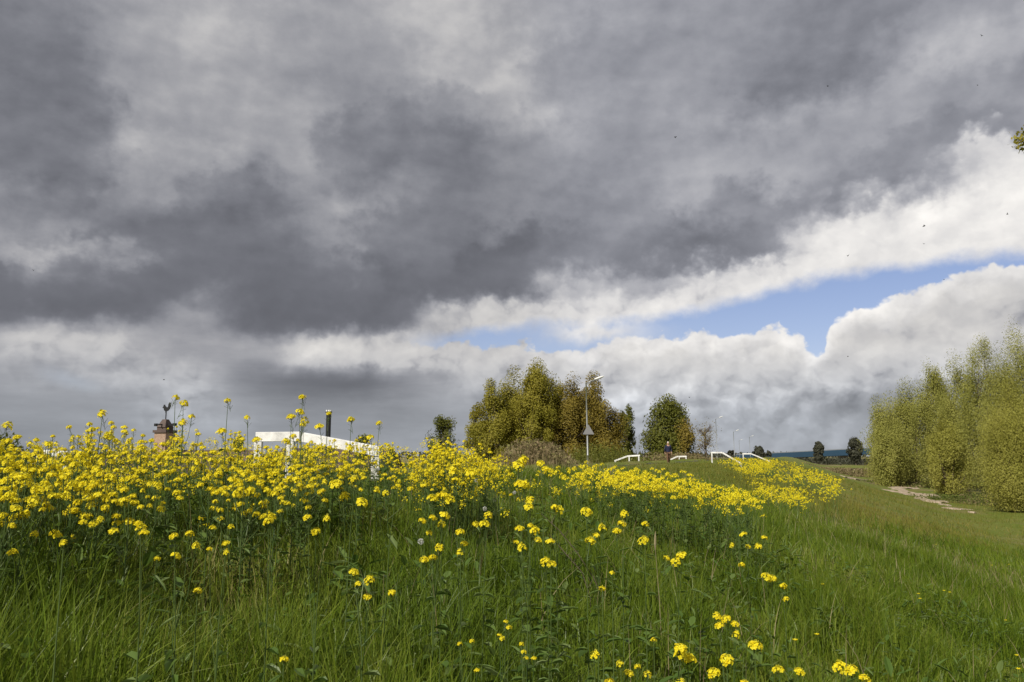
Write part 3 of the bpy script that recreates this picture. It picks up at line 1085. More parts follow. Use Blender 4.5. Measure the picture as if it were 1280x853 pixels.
MAT['scrub'] = leafy('dry_scrub', [(0.0, (0.15, 0.115, 0.055)), (0.5, (0.25, 0.19, 0.105)), (0.8, (0.18, 0.18, 0.055)), (1.0, (0.34, 0.27, 0.17))], 0.25, 0.7, 0.1, 0.8)
MAT['under'] = leafy('undergrowth_leaf', [(0.0, (0.07, 0.10, 0.02)), (0.5, (0.12, 0.14, 0.03)), (0.8, (0.20, 0.15, 0.08)), (1.0, (0.28, 0.22, 0.13))], 0.25, 0.7, 0.1, 0.15)
scrub('dry_scrub', 'dry brown scrub and old stalks below the poplars', 615, 708, 551, 48, MAT['scrub'], 6000)
scrub('dry_scrub', 'low reddish brown scrub around the walking person', 790, 872, 566, 116, MAT['scrub'], 3500)
scrub('green_scrub', 'dark green bushes at the foot of the brown poplars', 690, 800, 555, 88, MAT['dark_green'], 5000)
scrub('reed_bed', 'brownish pink reed bed on the plain beyond the sand path', 1008, 1100, 586, 235, MAT['scrub'], 9000, cat='reeds')
scrub('willow_undergrowth', 'rank green growth at the foot of the far willows', 1090, 1190, 602, 158, MAT['under'], 8000, cat='undergrowth')
scrub('willow_undergrowth', 'rank brown and green growth under the nearer willows', 1175, 1330, 622, 100, MAT['under'], 12000, cat='undergrowth')
scrub('far_scrub', 'dark low growth under the blue bridge', 935, 1100, 573, 560, MAT['far_tree'], 5000, cat='undergrowth')
sb = at(8, 545, 21)
tree('shrub', 'dark green twiggy shrub behind the flowers at the picture edge', 'shrub', sb.x, sb.y, sb.z, 0.85, MAT['dark_green'], clumps=40, leaves=120, lsize=0.045, base_frac=0.02, stems=4, trunk_r=0.03, upright=1.5)
for (px, top, hw, d, lab) in ((455, 541, 14, 60, 'small dark bush peeping over the flowers right of the near barrier'),
                            (300, 536, 10, 52, 'little green bush top left of the near white barrier')):
    p = at(px, top, d)
    tree('shrub', lab, 'shrub', p.x, p.y, p.z, hw / FPX * d, MAT['dark_green'], clumps=30, leaves=90, lsize=0.10, base_frac=0.02, stems=3, trunk_r=0.05)

# ------------------------------------------------------------------ far bridge
def bridge():
    d0 = 640.0
    a = at(920, 569.5, 900.0); b = at(1100, 560.5, d0); c = at(1330, 556, 470.0)
    zt = lambda p: p.z
    root = thing('road_bridge', 'long blue steel road bridge on concrete piers across the horizon', 'bridge', (b.x, b.y, gz(b.x, b.y)))
    o = Vector(root.location)
    ends = [a, b, c]
    mb = MB()
    for p, q in zip(ends, ends[1:]):
        mb.beam(p - o + Vector((0, 0, -2.4)), q - o + Vector((0, 0, -2.4)), 12, 4.8)
    mb.build('deck', MAT['bridge'], root)
    mr = MB()
    for p, q in zip(ends, ends[1:]):
        mr.beam(p - o + Vector((0, 0, 0.55)), q - o + Vector((0, 0, 0.55)), 0.3, 0.9)
    mr.build('railing', MAT['steel'], root)
    for f in (0.25, 0.55, 0.8, 1.15, 1.5, 1.85):
        p = a.lerp(b, f) if f < 1 else b.lerp(c, f - 1)
        g = gz(p.x, p.y) - 0.5
        m = MB()
        hgt = p.z - 4.8 - g
        m.box((p.x - o.x, p.y - o.y, g - o.z + hgt / 2), (7, 4, max(0.5, hgt)))
        m.build('pier', MAT['concrete'], root)


bridge()
# farmland strips and a far tree belt at the horizon
x = rng.uniform(-2600, 2600, 9000); y = 2400 + rng.normal(0, 60, 9000)
h = rng.uniform(0, 1, 9000) * (9 + 9 * vnoise(x, y, 0.008, 4))
Vb, Fb = quads_at(np.stack([x, y, -4 + h], -1), np.full(9000, 5.0))
tag(link('treeline', np_mesh('treeline', Vb, Fb, MAT['far_tree'])), 'far dark belt of trees on the horizon', 'treeline', kind='stuff')

# ------------------------------------------------------------------ street lamps
def lamp_post(px, top, d, label, sign=False, height=None, group='street lamps along the dike road'):
    p = at(px, top, d)
    g = gz(p.x, p.y)
    H = p.z - g
    root = thing('street_lamp', label, 'street lamp', (p.x, p.y, g), R(-8), group)
    m = MB()
    m.tube([(0, 0, -0.2), (0, 0, 1.2)], [0.085, 0.085], 12)
    m.tube([(0, 0, 1.2), (0, 0, 1.25), (-0.03, 0, H * 0.6), (-0.06, 0, H)], [0.085, 0.062, 0.055, 0.045], 12)
    m.build('pole', MAT['steel'], root, True)
    m = MB()
    m.tube([(-0.06, 0, H - 0.04), (0.2, 0, H + 0.10), (0.62, 0, H + 0.28)], [0.04, 0.034, 0.03], 10)
    m.build('arm', MAT['steel'], root, True)
    m = MB()
    r = Matrix.Rotation(R(-18), 3, 'Y')
    prof = [(0.0, 0.06, 0.05), (0.1, 0.09, 0.075), (0.4, 0.12, 0.09), (0.66, 0.11, 0.07), (0.78, 0.05, 0.03)]
    vs, fs = [], []
    for (xx, w, hh) in prof:
        for k in range(10):
            a = 2 * math.pi * k / 10
            q = r @ Vector((xx, math.cos(a) * w, math.sin(a) * hh))
            vs.append(q + Vector((0.58, 0, H + 0.27)))
    for i in range(len(prof) - 1):
        for k in range(10):
            fs.append((i * 10 + k, i * 10 + (k + 1) % 10, (i + 1) * 10 + (k + 1) % 10, (i + 1) * 10 + k))
    fs.append(tuple(range(10))); fs.append(tuple(40 + k for k in reversed(range(10))))
    m.add(vs, fs)
    hd = m.build('lamp_head', MAT['lamp_white'], root, True)
    m = MB()
    m.box((0.93, 0, H + 0.285), (0.42, 0.15, 0.03), rot=r)
    m.build('diffuser', MAT['signback'], hd, bevel=0.01)
    return root


L1 = lamp_post(733.5, 479, 62, 'nearest grey street lamp, tall pole with a triangular sign back, before the poplars')
lamp_post(895, 524, 155, 'second street lamp, thin pole right of the bare tree')
lamp_post(917, 540, 200, 'third street lamp with pale head above the two far barriers')
lamp_post(924, 551, 330, 'tiny farthest street lamp between its two neighbours')
lamp_post(937, 546.5, 268, 'small fourth street lamp above the sloping white rail')


def sign():
    c = at(735.5, 538, 61.85)
    base = L1.location
    root = thing('road_sign', 'grey triangular road sign seen from behind on the lamp pole', 'road sign', (c.x, c.y, c.z - 0.42), R(-8))
    m = MB()
    s = 0.52
    tri_ = [Vector((s * math.sin(a), 0, s * math.cos(a) + 0.36)) for a in (0, 2 * math.pi / 3, 4 * math.pi / 3)]
    cen = Vector((0, 0, 0.36))
    pts = []
    for i in range(3):                       # rounded corners
        a, b, pr = tri_[i], tri_[(i + 1) % 3], tri_[i - 1]
        pts.append(a + (pr - a) * 0.07); pts.append(a + (cen - a) * 0.045); pts.append(a + (b - a) * 0.07)
    n = len(pts)
    vs = [p + Vector((0, -0.012, 0)) for p in pts] + [p + Vector((0, 0.012, 0)) for p in pts]
    fs = [tuple(range(n)), tuple(reversed(range(n, 2 * n)))] + [(i, (i + 1) % n, n + (i + 1) % n, n + i) for i in range(n)]
    m.add(vs, fs)
    m.build('sign_plate', MAT['signback'], root)
    m = MB()
    for zz in (0.2, 0.45):
        m.box((0, 0.07, zz), (0.22, 0.12, 0.05))
    m.build('bracket', MAT['steel'], root)


sign()

# ------------------------------------------------------------------ white barriers
BG = 'white wooden barriers on the dike'


def barrier(p_end, p_bend, p_low, posts, thick, label, extra_post=None):
    """flat rail from p_end to p_bend, then a rail running down to p_low; posts stand under the flat part"""
    base = Vector((p_bend.x, p_bend.y, gz(p_bend.x, p_bend.y)))
    root = thing('barrier', label, 'barrier', base, 0, BG)
    w = thick * 0.55
    a, b, c = p_end - base, p_bend - base, p_low - base
    m = MB(); m.beam(a, b, w, thick); m.build('rail', MAT['white'], root, bevel=0.008)
    d = (c - b).normalized()
    m = MB(); m.beam(b + d * (thick * 0.30) - Vector((0, 0, thick * 0.02)), c, w * 0.94, thick * 0.98)
    m.build('sloping_rail', MAT['white'], root, bevel=0.008)
    for f in posts:
        q = p_end.lerp(p_bend, f)
        g = gz(q.x, q.y) - 0.3
        m = MB()
        top = q.z - thick / 2 - 0.003
        m.box((q.x - base.x, q.y - base.y, (g + top) / 2 - base.z), (thick * 0.8, thick * 0.62, top - g))
        m.build('post', MAT['white'], root, bevel=0.008)
    q = p_bend.lerp(p_low, 0.94)
    g = gz(q.x, q.y) - 0.3
    top = q.z - thick * 0.55 - 0.01
    if top > g + 0.1:
        m = MB()
        m.box((q.x - base.x, q.y - base.y, (g + top) / 2 - base.z), (thick * 0.8, thick * 0.62, top - g))
        m.build('post', MAT['white'], root, bevel=0.008)


VX = Vector((CA, -SA, 0))


def vat(p, k, z):            # a point k metres across the dike from p at height z
    q = p + VX * k
    return Vector((q.x, q.y, z))


# near one: flat end between the flowers, rail falling to the right
p0 = at(321, 546, 14.2); p1 = at(376, 546, 13.95)
p1.z = p0.z = at(348, 546, 14).z
low = at(476, 565, 13.2)
barrier(p0, p1, low, (0.05, 0.78), 0.165, 'large near white barrier rising out of the flowers, rail falling to the right')
p1 = at(56, 567, 16.2); p0 = at(86, 566, 16.0)
barrier(p0, p1, at(12, 601, 16.2), (0.08, 0.85), 0.13, 'white barrier half hidden in the flowers below the brick chimney side')
p1 = at(784, 570.5, 73); p0 = at(800, 569.5, 72)
barrier(p0, p1, at(768, 576.5, 73), (0.1, 0.85), 0.135, 'low white barrier right beside the street lamp sloping left')
p1 = at(846, 571, 104); p0 = at(858.5, 570.8, 103)
barrier(p0, p1, at(836, 576, 104), (0.08, 0.75), 0.17, 'low white barrier right next to the walking person')
p0 = at(888.5, 566, 50.4); p1 = at(903, 566, 50)
barrier(p0, p1, at(927.5, 580.5, 48.6), (0.08,), 0.092, 'white barrier with a long rail running down the slope right of the bare tree')
p0 = at(928, 567.5, 77); p1 = at(939, 567.5, 76.5)
barrier(p0, p1, at(962, 577, 74.5), (0.08,), 0.105, 'farthest white barrier whose rail disappears into the yellow flower band')

# ------------------------------------------------------------------ two houses below the dike, only their tops showing
def house(px, d, ridge_py, w, dep, label, rz):
    p = at(px, ridge_py, d)
    g = gz(p.x, p.y)
    root = thing('brick_house', label, 'house', (p.x, p.y, g), rz)
    Hr = p.z - g
    He = Hr - 2.6
    m = MB()
    m.box((0, 0, He / 2 - 0.1), (w, dep, He + 0.2))
    m.add([(-w / 2, -dep / 2, He), (-w / 2, dep / 2, He), (-w / 2, 0, Hr - 0.12)], [(0, 2, 1)])
    m.add([(w / 2, -dep / 2, He), (w / 2, dep / 2, He), (w / 2, 0, Hr - 0.12)], [(0, 1, 2)])
    m.build('wall', MAT['brick'], root)
    m = MB()
    for s in (-1, 1):
        a = Vector((0, s * (dep / 2 + 0.3), He - 0.25)); b = Vector((0, 0, Hr))
        nrm = Vector((0, (b - a).z * s, -(b - a).y * s)).normalized() * 0.12
        if nrm.z < 0: nrm = -nrm
        x0, x1 = -w / 2 - 0.3, w / 2 + 0.3
        vs = [Vector((xx, q.y, q.z)) + o_ for xx in (x0, x1) for q in (a, b) for o_ in (Vector((0, 0, 0)), nrm)]
        m.add(vs, [(0, 1, 3, 2), (4, 6, 7, 5), (0, 4, 5, 1), (2, 3, 7, 6), (1, 5, 7, 3), (0, 2, 6, 4)])
        nt = int((b - a).length / 0.3)
        for i in range(nt):
            q = a.lerp(b, (i + 0.5) / nt) + nrm
            m.beam((x0, q.y, q.z), (x1, q.y, q.z), 0.05, 0.05)
    rf = m.build('roof', MAT['rooftile'], root)
    for i in (-1, 1):
        m = MB(); m.box((i * w * 0.25, -dep / 2 - 0.02, He * 0.5), (1.3, 0.1, 1.2)); fr = m.build('window', MAT['white'], root)
        m = MB(); m.box((i * w * 0.25, -dep / 2 - 0.06, He * 0.5), (1.1, 0.06, 1.0)); m.build('pane', MAT['black'], fr)
    return root, rf, Hr


h1, r1, H1 = house(232, 45, 565, 9, 8, 'tiled house behind the dike with a brick chimney and cockerel weathervane', R(-20))
# chimney in the roof's own frame
Minv = Matrix.Rotation(R(20), 4, 'Z')
cb = Minv @ (at(205, 560, 44.4) - h1.location)
ct = Minv @ (at(205, 541, 44.4) - h1.location)
m = MB()
m.box((cb.x, cb.y, (cb.z + ct.z) / 2 - 0.8), (0.78, 0.7, ct.z - cb.z + 1.6))
ch = m.build('chimney', MAT['brick'], r1)
m = MB()
m.box((cb.x, cb.y, ct.z + 0.06), (0.92, 0.84, 0.14))
m.box((cb.x, cb.y, ct.z + 0.21), (0.62, 0.55, 0.16))
m.add([(cb.x - 0.30, cb.y - 0.32, ct.z + 0.29), (cb.x + 0.30, cb.y - 0.32, ct.z + 0.29), (cb.x + 0.30, cb.y + 0.32, ct.z + 0.29), (cb.x - 0.30, cb.y + 0.32, ct.z + 0.29),
       (cb.x - 0.13, cb.y - 0.1, ct.z + 0.72), (cb.x + 0.13, cb.y - 0.1, ct.z + 0.72), (cb.x + 0.13, cb.y + 0.1, ct.z + 0.72), (cb.x - 0.13, cb.y + 0.1, ct.z + 0.72)],
      [(0, 1, 5, 4), (1, 2, 6, 5), (2, 3, 7, 6), (3, 0, 4, 7), (4, 5, 6, 7)])
m.build('chimney_cap', MAT['rooftile'], r1)
m = MB()
cz_ = ct.z
m.tube([(cb.x, cb.y, cz_ + 0.6), (cb.x, cb.y, cz_ + 1.12)], 0.03, 8)
m.beam((cb.x - 0.64, cb.y, cz_ + 0.43), (cb.x + 0.68, cb.y, cz_ + 0.43), 0.11, 0.11)
m.beam((cb.x, cb.y - 0.5, cz_ + 0.43), (cb.x, cb.y + 0.5, cz_ + 0.43), 0.06, 0.06)
for s_ in (-0.64, 0.64):
    m.box((cb.x + s_, cb.y, cz_ + 0.43), (0.16, 0.16, 0.15))
# cockerel outline, 4 cm thick
cock = [(-0.27, 0.12), (-0.20, 0.20), (-0.19, 0.28), (-0.12, 0.30), (-0.08, 0.22), (0.02, 0.14), (0.12, 0.16), (0.14, 0.32), (0.20, 0.42), (0.29, 0.38),
        (0.30, 0.22), (0.24, 0.06), (0.14, -0.04), (0.02, -0.08), (0.02, -0.16), (-0.04, -0.16), (-0.05, -0.07), (-0.14, -0.02), (-0.18, 0.10)]
n_ = len(cock)
vs = [(cb.x + a, cb.y - 0.02, cz_ + 1.24 + b) for a, b in cock] + [(cb.x + a, cb.y + 0.02, cz_ + 1.24 + b) for a, b in cock]
m.add(vs, [tuple(range(n_)), tuple(reversed(range(n_, 2 * n_)))] + [(i, (i + 1) % n_, n_ + (i + 1) % n_, n_ + i) for i in range(n_)])
m.build('weathervane', MAT['black'], r1)

h2, r2, H2 = house(420, 62, 562, 9, 8, 'second house behind the near barrier, only its dark chimney pipe showing', R(-20))
cp = Minv @ (at(411, 516, 61.5) - h2.location)
m = MB()
m.box((cp.x, cp.y, (cp.z + H2 - 1.2) / 2), (0.27, 0.27, cp.z - H2 + 1.2))
m.box((cp.x, cp.y, cp.z + 0.03), (0.36, 0.36, 0.10))
m.build('chimney', MAT['black'], r2)
m = MB()
for a, b in ((-0.11, -0.1), (0.11, -0.1), (0.11, 0.1), (-0.11, 0.1)):
    m.box((cp.x + a, cp.y + b, cp.z + 0.14), (0.10, 0.10, 0.12))
m.build('chimney_cap', MAT['white'], r2)

# ------------------------------------------------------------------ walking person
def skin_obj(name, verts, edges, radii, mat_, parent, sub=2, root_i=0):
    me = bpy.data.meshes.new(name)
    me.from_pydata(verts, edges, [])
    me.materials.append(mat_)
    o = link(name, me, parent)
    sk = o.modifiers.new('skin', 'SKIN')
    sk.use_smooth_shade = True
    for i, r in enumerate(radii):
        v = me.skin_vertices[0].data[i]
        v.radius = r if isinstance(r, tuple) else (r, r)
        v.use_root = (i == root_i)
    sb_ = o.modifiers.new('sub', 'SUBSURF')
    sb_.levels = sub; sb_.render_levels = sub
    return o


def person():
    p = at(835.5, 573, 66)
    g = gz(p.x, p.y)
    root = thing('person', 'person with white hair in dark blue jacket and brown trousers walking on the crest', 'person', (p.x, p.y, g), R(8))
    skin = plain('skin_tone', (0.45, 0.27, 0.19), 0.55, 0.3, 0, 0.1, 5)
    jacket = plain('jacket_blue', (0.025, 0.028, 0.060), 0.8, 0.2, 0, 0.2, 6)
    trous = plain('trousers_brown', (0.15, 0.085, 0.05), 0.85, 0.2, 0, 0.2, 6)
    hair = plain('white_hair', (0.62, 0.56, 0.50), 0.8, 0.2, 0, 0.15, 20)
    shoe = plain('shoe_dark', (0.05, 0.04, 0.035), 0.6, 0.3, 0, 0.2, 6)
    # faces the camera: -Y is forward
    V_ = [(0, 0, 0.96), (0, 0, 1.12), (0, -0.01, 1.28), (0, 0, 1.42), (0, -0.015, 1.50), (0, -0.03, 1.60), (0, -0.03, 1.70)]
    Rd = [(0.15, 0.11), (0.14, 0.10), (0.165, 0.11), (0.12, 0.08), 0.055, (0.075, 0.09), (0.07, 0.085)]
    Ed = [(i, i + 1) for i in range(6)]

    def chain(start, pts, rs):
        prev = start
        for q, r_ in zip(pts, rs):
            V_.append(q); Rd.append(r_); Ed.append((prev, len(V_) - 1)); prev = len(V_) - 1
        return prev
    hands = {}
    for s in (-1, 1):
        fwd = -0.16 if s < 0 else 0.10
        chain(0, [(s * 0.09, 0, 0.88), (s * 0.10, fwd * 0.5 - 0.02, 0.50), (s * 0.10, fwd + 0.05, 0.09), (s * 0.11, fwd - 0.11, 0.045)], [0.085, 0.058, 0.042, 0.035])
        swing = 0.10 if s < 0 else -0.12
        e = chain(3, [(s * 0.19, 0, 1.40), (s * 0.25, 0.03, 1.14), (s * 0.25, swing * 0.8, 0.92), (s * 0.245, swing, 0.85)], [0.06, 0.045, 0.032, 0.030])
        for k in range(4):
            yo = swing - 0.03 + 0.02 * k
            ln = (0.075, 0.085, 0.08, 0.065)[k]
            chain(e, [(s * 0.245, yo, 0.80), (s * 0.235, yo, 0.80 - ln * 0.6), (s * 0.215, yo - 0.005, 0.80 - ln)], [0.0095, 0.009, 0.008])
        chain(e, [(s * 0.235, swing - 0.045, 0.83), (s * 0.222, swing - 0.06, 0.79)], [0.011, 0.009])
    chain(5, [(0, -0.125, 1.605)], [0.014])                      # nose
    for s in (-1, 1):
        chain(5, [(s * 0.085, -0.02, 1.61)], [0.018])            # ears
    skin_obj('body', V_, Ed, Rd, skin, root)
    # clothes
    vj = [(0, 0, 0.86), (0, 0, 1.0), (0, -0.01, 1.26), (0, 0, 1.42), (0, -0.01, 1.49)]
    rj = [(0.20, 0.145), (0.185, 0.135), (0.20, 0.14), (0.15, 0.105), (0.075, 0.07)]
    ej = [(0, 1), (1, 2), (2, 3), (3, 4)]
    for s in (-1, 1):
        swing = 0.10 if s < 0 else -0.12
        b = len(vj)
        vj += [(s * 0.20, 0, 1.40), (s * 0.255, 0.03, 1.14), (s * 0.252, swing * 0.75, 0.93)]
        rj += [0.08, 0.065, 0.052]
        ej += [(3, b), (b, b + 1), (b + 1, b + 2)]
    skin_obj('jacket', vj, ej, rj, jacket, root)
    vt = [(0, 0, 0.93)]; rt = [(0.165, 0.125)]; et = []
    for s in (-1, 1):
        fwd = -0.16 if s < 0 else 0.10
        b = len(vt)
        vt += [(s * 0.092, 0, 0.86), (s * 0.10, fwd * 0.5 - 0.02, 0.50), (s * 0.10, fwd + 0.05, 0.11)]
        rt += [0.10, 0.078, 0.066]
        et += [(0, b), (b, b + 1), (b + 1, b + 2)]
        skin_obj('shoe', [(s * 0.10, fwd + 0.08, 0.055), (s * 0.105, fwd - 0.04, 0.05), (s * 0.11, fwd - 0.15, 0.035)], [(0, 1), (1, 2)], [0.05, 0.05, 0.036], shoe, root)
    skin_obj('trousers', vt, et, rt, trous, root)
    skin_obj('hair', [(0, 0.01, 1.62), (0, 0.0, 1.73), (0, -0.06, 1.755)], [(0, 1), (1, 2)], [(0.095, 0.085), (0.085, 0.085), (0.05, 0.035)], hair, root)
    for s in (-1, 1):
        m = MB(); m.box((s * 0.032, -0.118, 1.635), (0.022, 0.012, 0.012)); m.build('eye', MAT['black'], root)
    m = MB(); m.box((0, -0.119, 1.565), (0.05, 0.01, 0.01)); m.build('mouth', trous, root)


person()

# ------------------------------------------------------------------ mustard plants
def solve_depth(px, py, H):
    v = ray(px, py)
    d = np.linspace(1.2, 30, 3000)
    z = EYE + v.z * d - terrain(v.x * d, d)
    k = np.where(z < H)[0]
    if len(k) == 0:
        return float(d[np.argmin(z)])
    return float(d[k[0]])


def flower_head(n, rad, tall, seed):
    """a raceme of small four petalled flowers around a knot of buds; its base at the origin"""
    r_ = random.Random(seed)
    m = MB()
    for i in range(n):
        f = (i + 0.5) / n
        th = i * 2.39996 + r_.uniform(-.3, .3)
        phi = math.acos(1 - f * 1.22)
        dirv = Vector((math.sin(phi) * math.cos(th), math.sin(phi) * math.sin(th), math.cos(phi)))
        c = Vector((dirv.x * rad, dirv.y * rad, dirv.z * rad * tall)) * r_.uniform(0.80, 1.10) + Vector((0, 0, rad * 0.4))
        nv = (dirv + Vector((r_.gauss(0, .3), r_.gauss(0, .3), 0.35))).normalized()
        a = nv.cross(Vector((r_.random(), r_.random(), r_.random()))).normalized()
        b = nv.cross(a)
        L, W = r_.uniform(0.0085, 0.0115), r_.uniform(0.0038, 0.0052)
        for k in range(4):
            u = a * math.cos(k * math.pi / 2) + b * math.sin(k * math.pi / 2)
            w = nv.cross(u)
            m.add([c, c + u * L * 0.55 + w * W + nv * 0.0015, c + u * L + nv * 0.0003, c + u * L * 0.55 - w * W + nv * 0.0015], [(0, 1, 2, 3)], 0)
        if i % 3 == 0:
            m.tube([Vector((0, 0, -rad * 0.3)), c], [0.0008, 0.0006], 3, 2, False)
    m.tube([Vector((0, 0, -rad * 3.4)), Vector((0, 0, rad * 0.5))], [0.0012, 0.0009], 3, 2, False)
    for i in range(9):
        th = i * 2.4
        z0_ = -rad * r_.uniform(0.3, 3.2)
        u = Vector((math.cos(th), math.sin(th), 0.9)) * r_.uniform(0.016, 0.028)
        m.tube([Vector((0, 0, z0_)), Vector((0, 0, z0_)) + u], [0.0006, 0.0009], 3, 2, False)
    for i in range(8):
        th = i * 2.4
        c = Vector((math.cos(th) * rad * 0.28, math.sin(th) * rad * 0.28, rad * (0.4 + tall * 0.95) + r_.uniform(-.003, .004)))
        q = 0.0028
        m.add([c + Vector((q, 0, 0)), c + Vector((0, q, 0)), c - Vector((q, 0, 0)), c - Vector((0, q, 0)), c + Vector((0, 0, q * 1.8)), c - Vector((0, 0, q * 1.8))],
              [(0, 1, 4), (1, 2, 4), (2, 3, 4), (3, 0, 4), (1, 0, 5), (2, 1, 5), (3, 2, 5), (0, 3, 5)], 1)
    return m


FM = [MAT['petal'], MAT['bud'], MAT['stem']]
HEADS = [flower_head(n, r, t, 100 + i).mesh('flower_head', FM) for i, (n, r, t) in enumerate(
    ((18, 0.020, 0.8), (24, 0.024, 0.8), (20, 0.022, 1.25), (12, 0.016, 0.9), (28, 0.026, 0.7), (14, 0.019, 1.5)))]


def stem_mesh(heads, H, leaf_n=9, seed=0, r0=0.0045, base=(0, 0, 0)):
    """main stem, branches up to every head, slender leaves; heads are points in the plant's frame"""
    r_ = random.Random(seed)
    st_, lf = MB(), MB()
    b = Vector(base)
    heads = [Vector(h) for h in heads]
    tall = max(heads, key=lambda h: h.z)
    cx_ = sum((h.x for h in heads)) / len(heads) * 0.6; cy_ = sum((h.y for h in heads)) / len(heads) * 0.6
    main = [b + Vector((0, 0, -0.05)), b + Vector((cx_ * 0.3, cy_ * 0.3, tall.z * 0.35)), Vector((cx_, cy_, tall.z * 0.62)).lerp(tall, 0.35), tall]
    st_.tube(main, [r0, r0 * 0.8, r0 * 0.55, r0 * 0.3], 5, 0, False)

    def on_main(z):
        for a, c in zip(main, main[1:]):
            if a.z <= z <= c.z:
                return a.lerp(c, (z - a.z) / max(1e-5, c.z - a.z))
        return main[1]
    for h in heads:
        if h is tall:
            continue
        o_ = on_main(max(0.05, h.z - r_.uniform(0.18, 0.42) * max(0.4, tall.z)))
        mid = o_.lerp(h, 0.5) + Vector(((h.x - o_.x) * 0.15, (h.y - o_.y) * 0.15, -0.02))
        st_.tube([o_, mid, h], [r0 * 0.5, r0 * 0.38, r0 * 0.24], 4, 0, False)
    for k in range(leaf_n):
        z = r_.uniform(0.05, 0.72) * tall.z
        o_ = on_main(z)
        a = r_.uniform(0, 6.28)
        L = r_.uniform(0.05, 0.13) * (1.2 - z / max(.2, tall.z)); W = L * r_.uniform(0.14, 0.24)
        u = Vector((math.cos(a), math.sin(a), r_.uniform(0.1, 0.8))).normalized()
        w = Vector((-math.sin(a), math.cos(a), 0))
        lf.add([o_, o_ + u * L * 0.4 + w * W, o_ + u * L * 0.75 + w * W * 0.8 + Vector((0, 0, -.01)), o_ + u * L + Vector((0, 0, -.03)),
                o_ + u * L * 0.75 - w * W * 0.8 + Vector((0, 0, -.01)), o_ + u * L * 0.4 - w * W], [(0, 1, 2, 3), (0, 3, 4, 5)], 0)
    return st_, lf


def make_plant(H, nh, spread, seed, single=False, cluster=0.42):
    """prototype plant at the origin"""
    r_ = random.Random(seed)
    hs = []
    for i in range(nh):
        f = i / max(1, nh - 1)
        a = i * 2.4 + r_.uniform(-.5, .5)
        rr_ = spread * (0.15 + 0.85 * r_.random()) * (0 if i == 0 else 1)
        hs.append(Vector((math.cos(a) * rr_, math.sin(a) * rr_, H * (1 - cluster * (f ** 0.8) * r_.uniform(0.5, 1.1)))))
    st_, lf = stem_mesh(hs, H, 12, seed)
    if single:
        m = MB()
        m.add(st_.v, st_.f, 2); m.add(lf.v, lf.f, 3)
        for i, h in enumerate(hs):
            fh = flower_head(11, 0.024, 0.9, seed * 31 + i)
            for fi, (f, mi) in enumerate(zip(fh.f, fh.m)):
                if len(f) == 4 and mi == 0:
                    m.add([Vector(fh.v[k]) * 1.12 + h for k in f], [(0, 1, 2, 3)], 0)
                elif mi == 1:
                    m.add([Vector(fh.v[k]) + h for k in f], [(0, 1, 2)], 1)
        return m.mesh('mustard_plant', FM + [MAT['leaf']])
    return dict(stem=st_.mesh('stem', MAT['stem']), leaf=lf.mesh('leaves', MAT['leaf']),
                heads=[(h, r_.randrange(len(HEADS)), r_.uniform(0, 6.28), r_.uniform(0.56, 0.92), r_.uniform(-.3, .3)) for h in hs], H=H)


def place_plant(proto, loc_, rz, sc, label, group):
    root = thing('mustard_plant', label, 'wildflower', loc_, rz, group)
    root.scale = (sc, sc, sc)
    link('stem', proto['stem'], root)
    link('leaves', proto['leaf'], root)
    for h, k, a, s, ti in proto['heads']:
        o = link('flower_head', HEADS[k], root)
        o.location = h
        o.rotation_euler = (ti, -ti * 0.6, a)
        s2 = s * min(1.25, 1.0 / sc)
        o.scale = (s2, s2, s2)
    return root


PROTO = {}
for H_, tag_ in ((0.55, 's'), (0.8, 'm'), (1.05, 'l')):
    PROTO[tag_] = [make_plant(H_, nh, sp * H_, 10 * k + int(H_ * 100), cluster=cl) for k, (nh, sp, cl) in enumerate(((11, 0.22, 0.30), (13, 0.25, 0.34), (9, 0.19, 0.28), (12, 0.24, 0.38)))]


def plant_px(px, py, d, label, group, single=None):
    """a plant whose top shows at the pixel, standing on the ground at depth d"""
    p = at(px, py, d)
    g = gz(p.x, p.y)
    H = p.z - g
    if H < 0.36 or H > 1.35:
        return None
    k = 's' if H < 0.66 else 'm' if H < 0.92 else 'l'
    pr = random.choice(PROTO[k])
    return place_plant(pr, (p.x, p.y, g), random.uniform(0, 6.28), H / pr['H'], label, group)


GA = 'mustard plants of the dense stand on the crest'
LA = 'yellow flowering mustard plant in the dense stand around the near white barrier'
# the upper outline of the stand, by photograph column
OUT = [(-60, 548), (0, 540), (40, 552), (70, 540), (100, 532), (130, 524), (160, 535), (183, 538), (200, 542), (217, 536), (228, 522), (250, 528), (280, 534), (305, 540), (322, 558), (350, 557), (368, 549), (395, 549), (425, 549), (450, 541), (480, 544), (505, 562)]
BOT = [(-60, 652), (0, 644), (150, 644), (250, 630), (330, 620), (420, 604), (505, 595)]
ox, oy = zip(*OUT); bx, by = zip(*BOT)
nA = 0
tries = 0
while nA < 152 and tries < 3000:
    tries += 1
    px = random.uniform(-55, 505)
    if random.random() < max(0, (px - 330) / 330):
        continue
    top, bot = np.interp(px, ox, oy), np.interp(px, bx, by)
    f = random.random() ** 1.25
    py = top + (bot - top) * f * 0.66 + 2
    d = solve_depth(px, py, random.uniform(0.5, 0.8)) + random.uniform(0.2, 1.6) * (1 - f)
    if plant_px(px, py, d, LA, GA):
        nA += 1
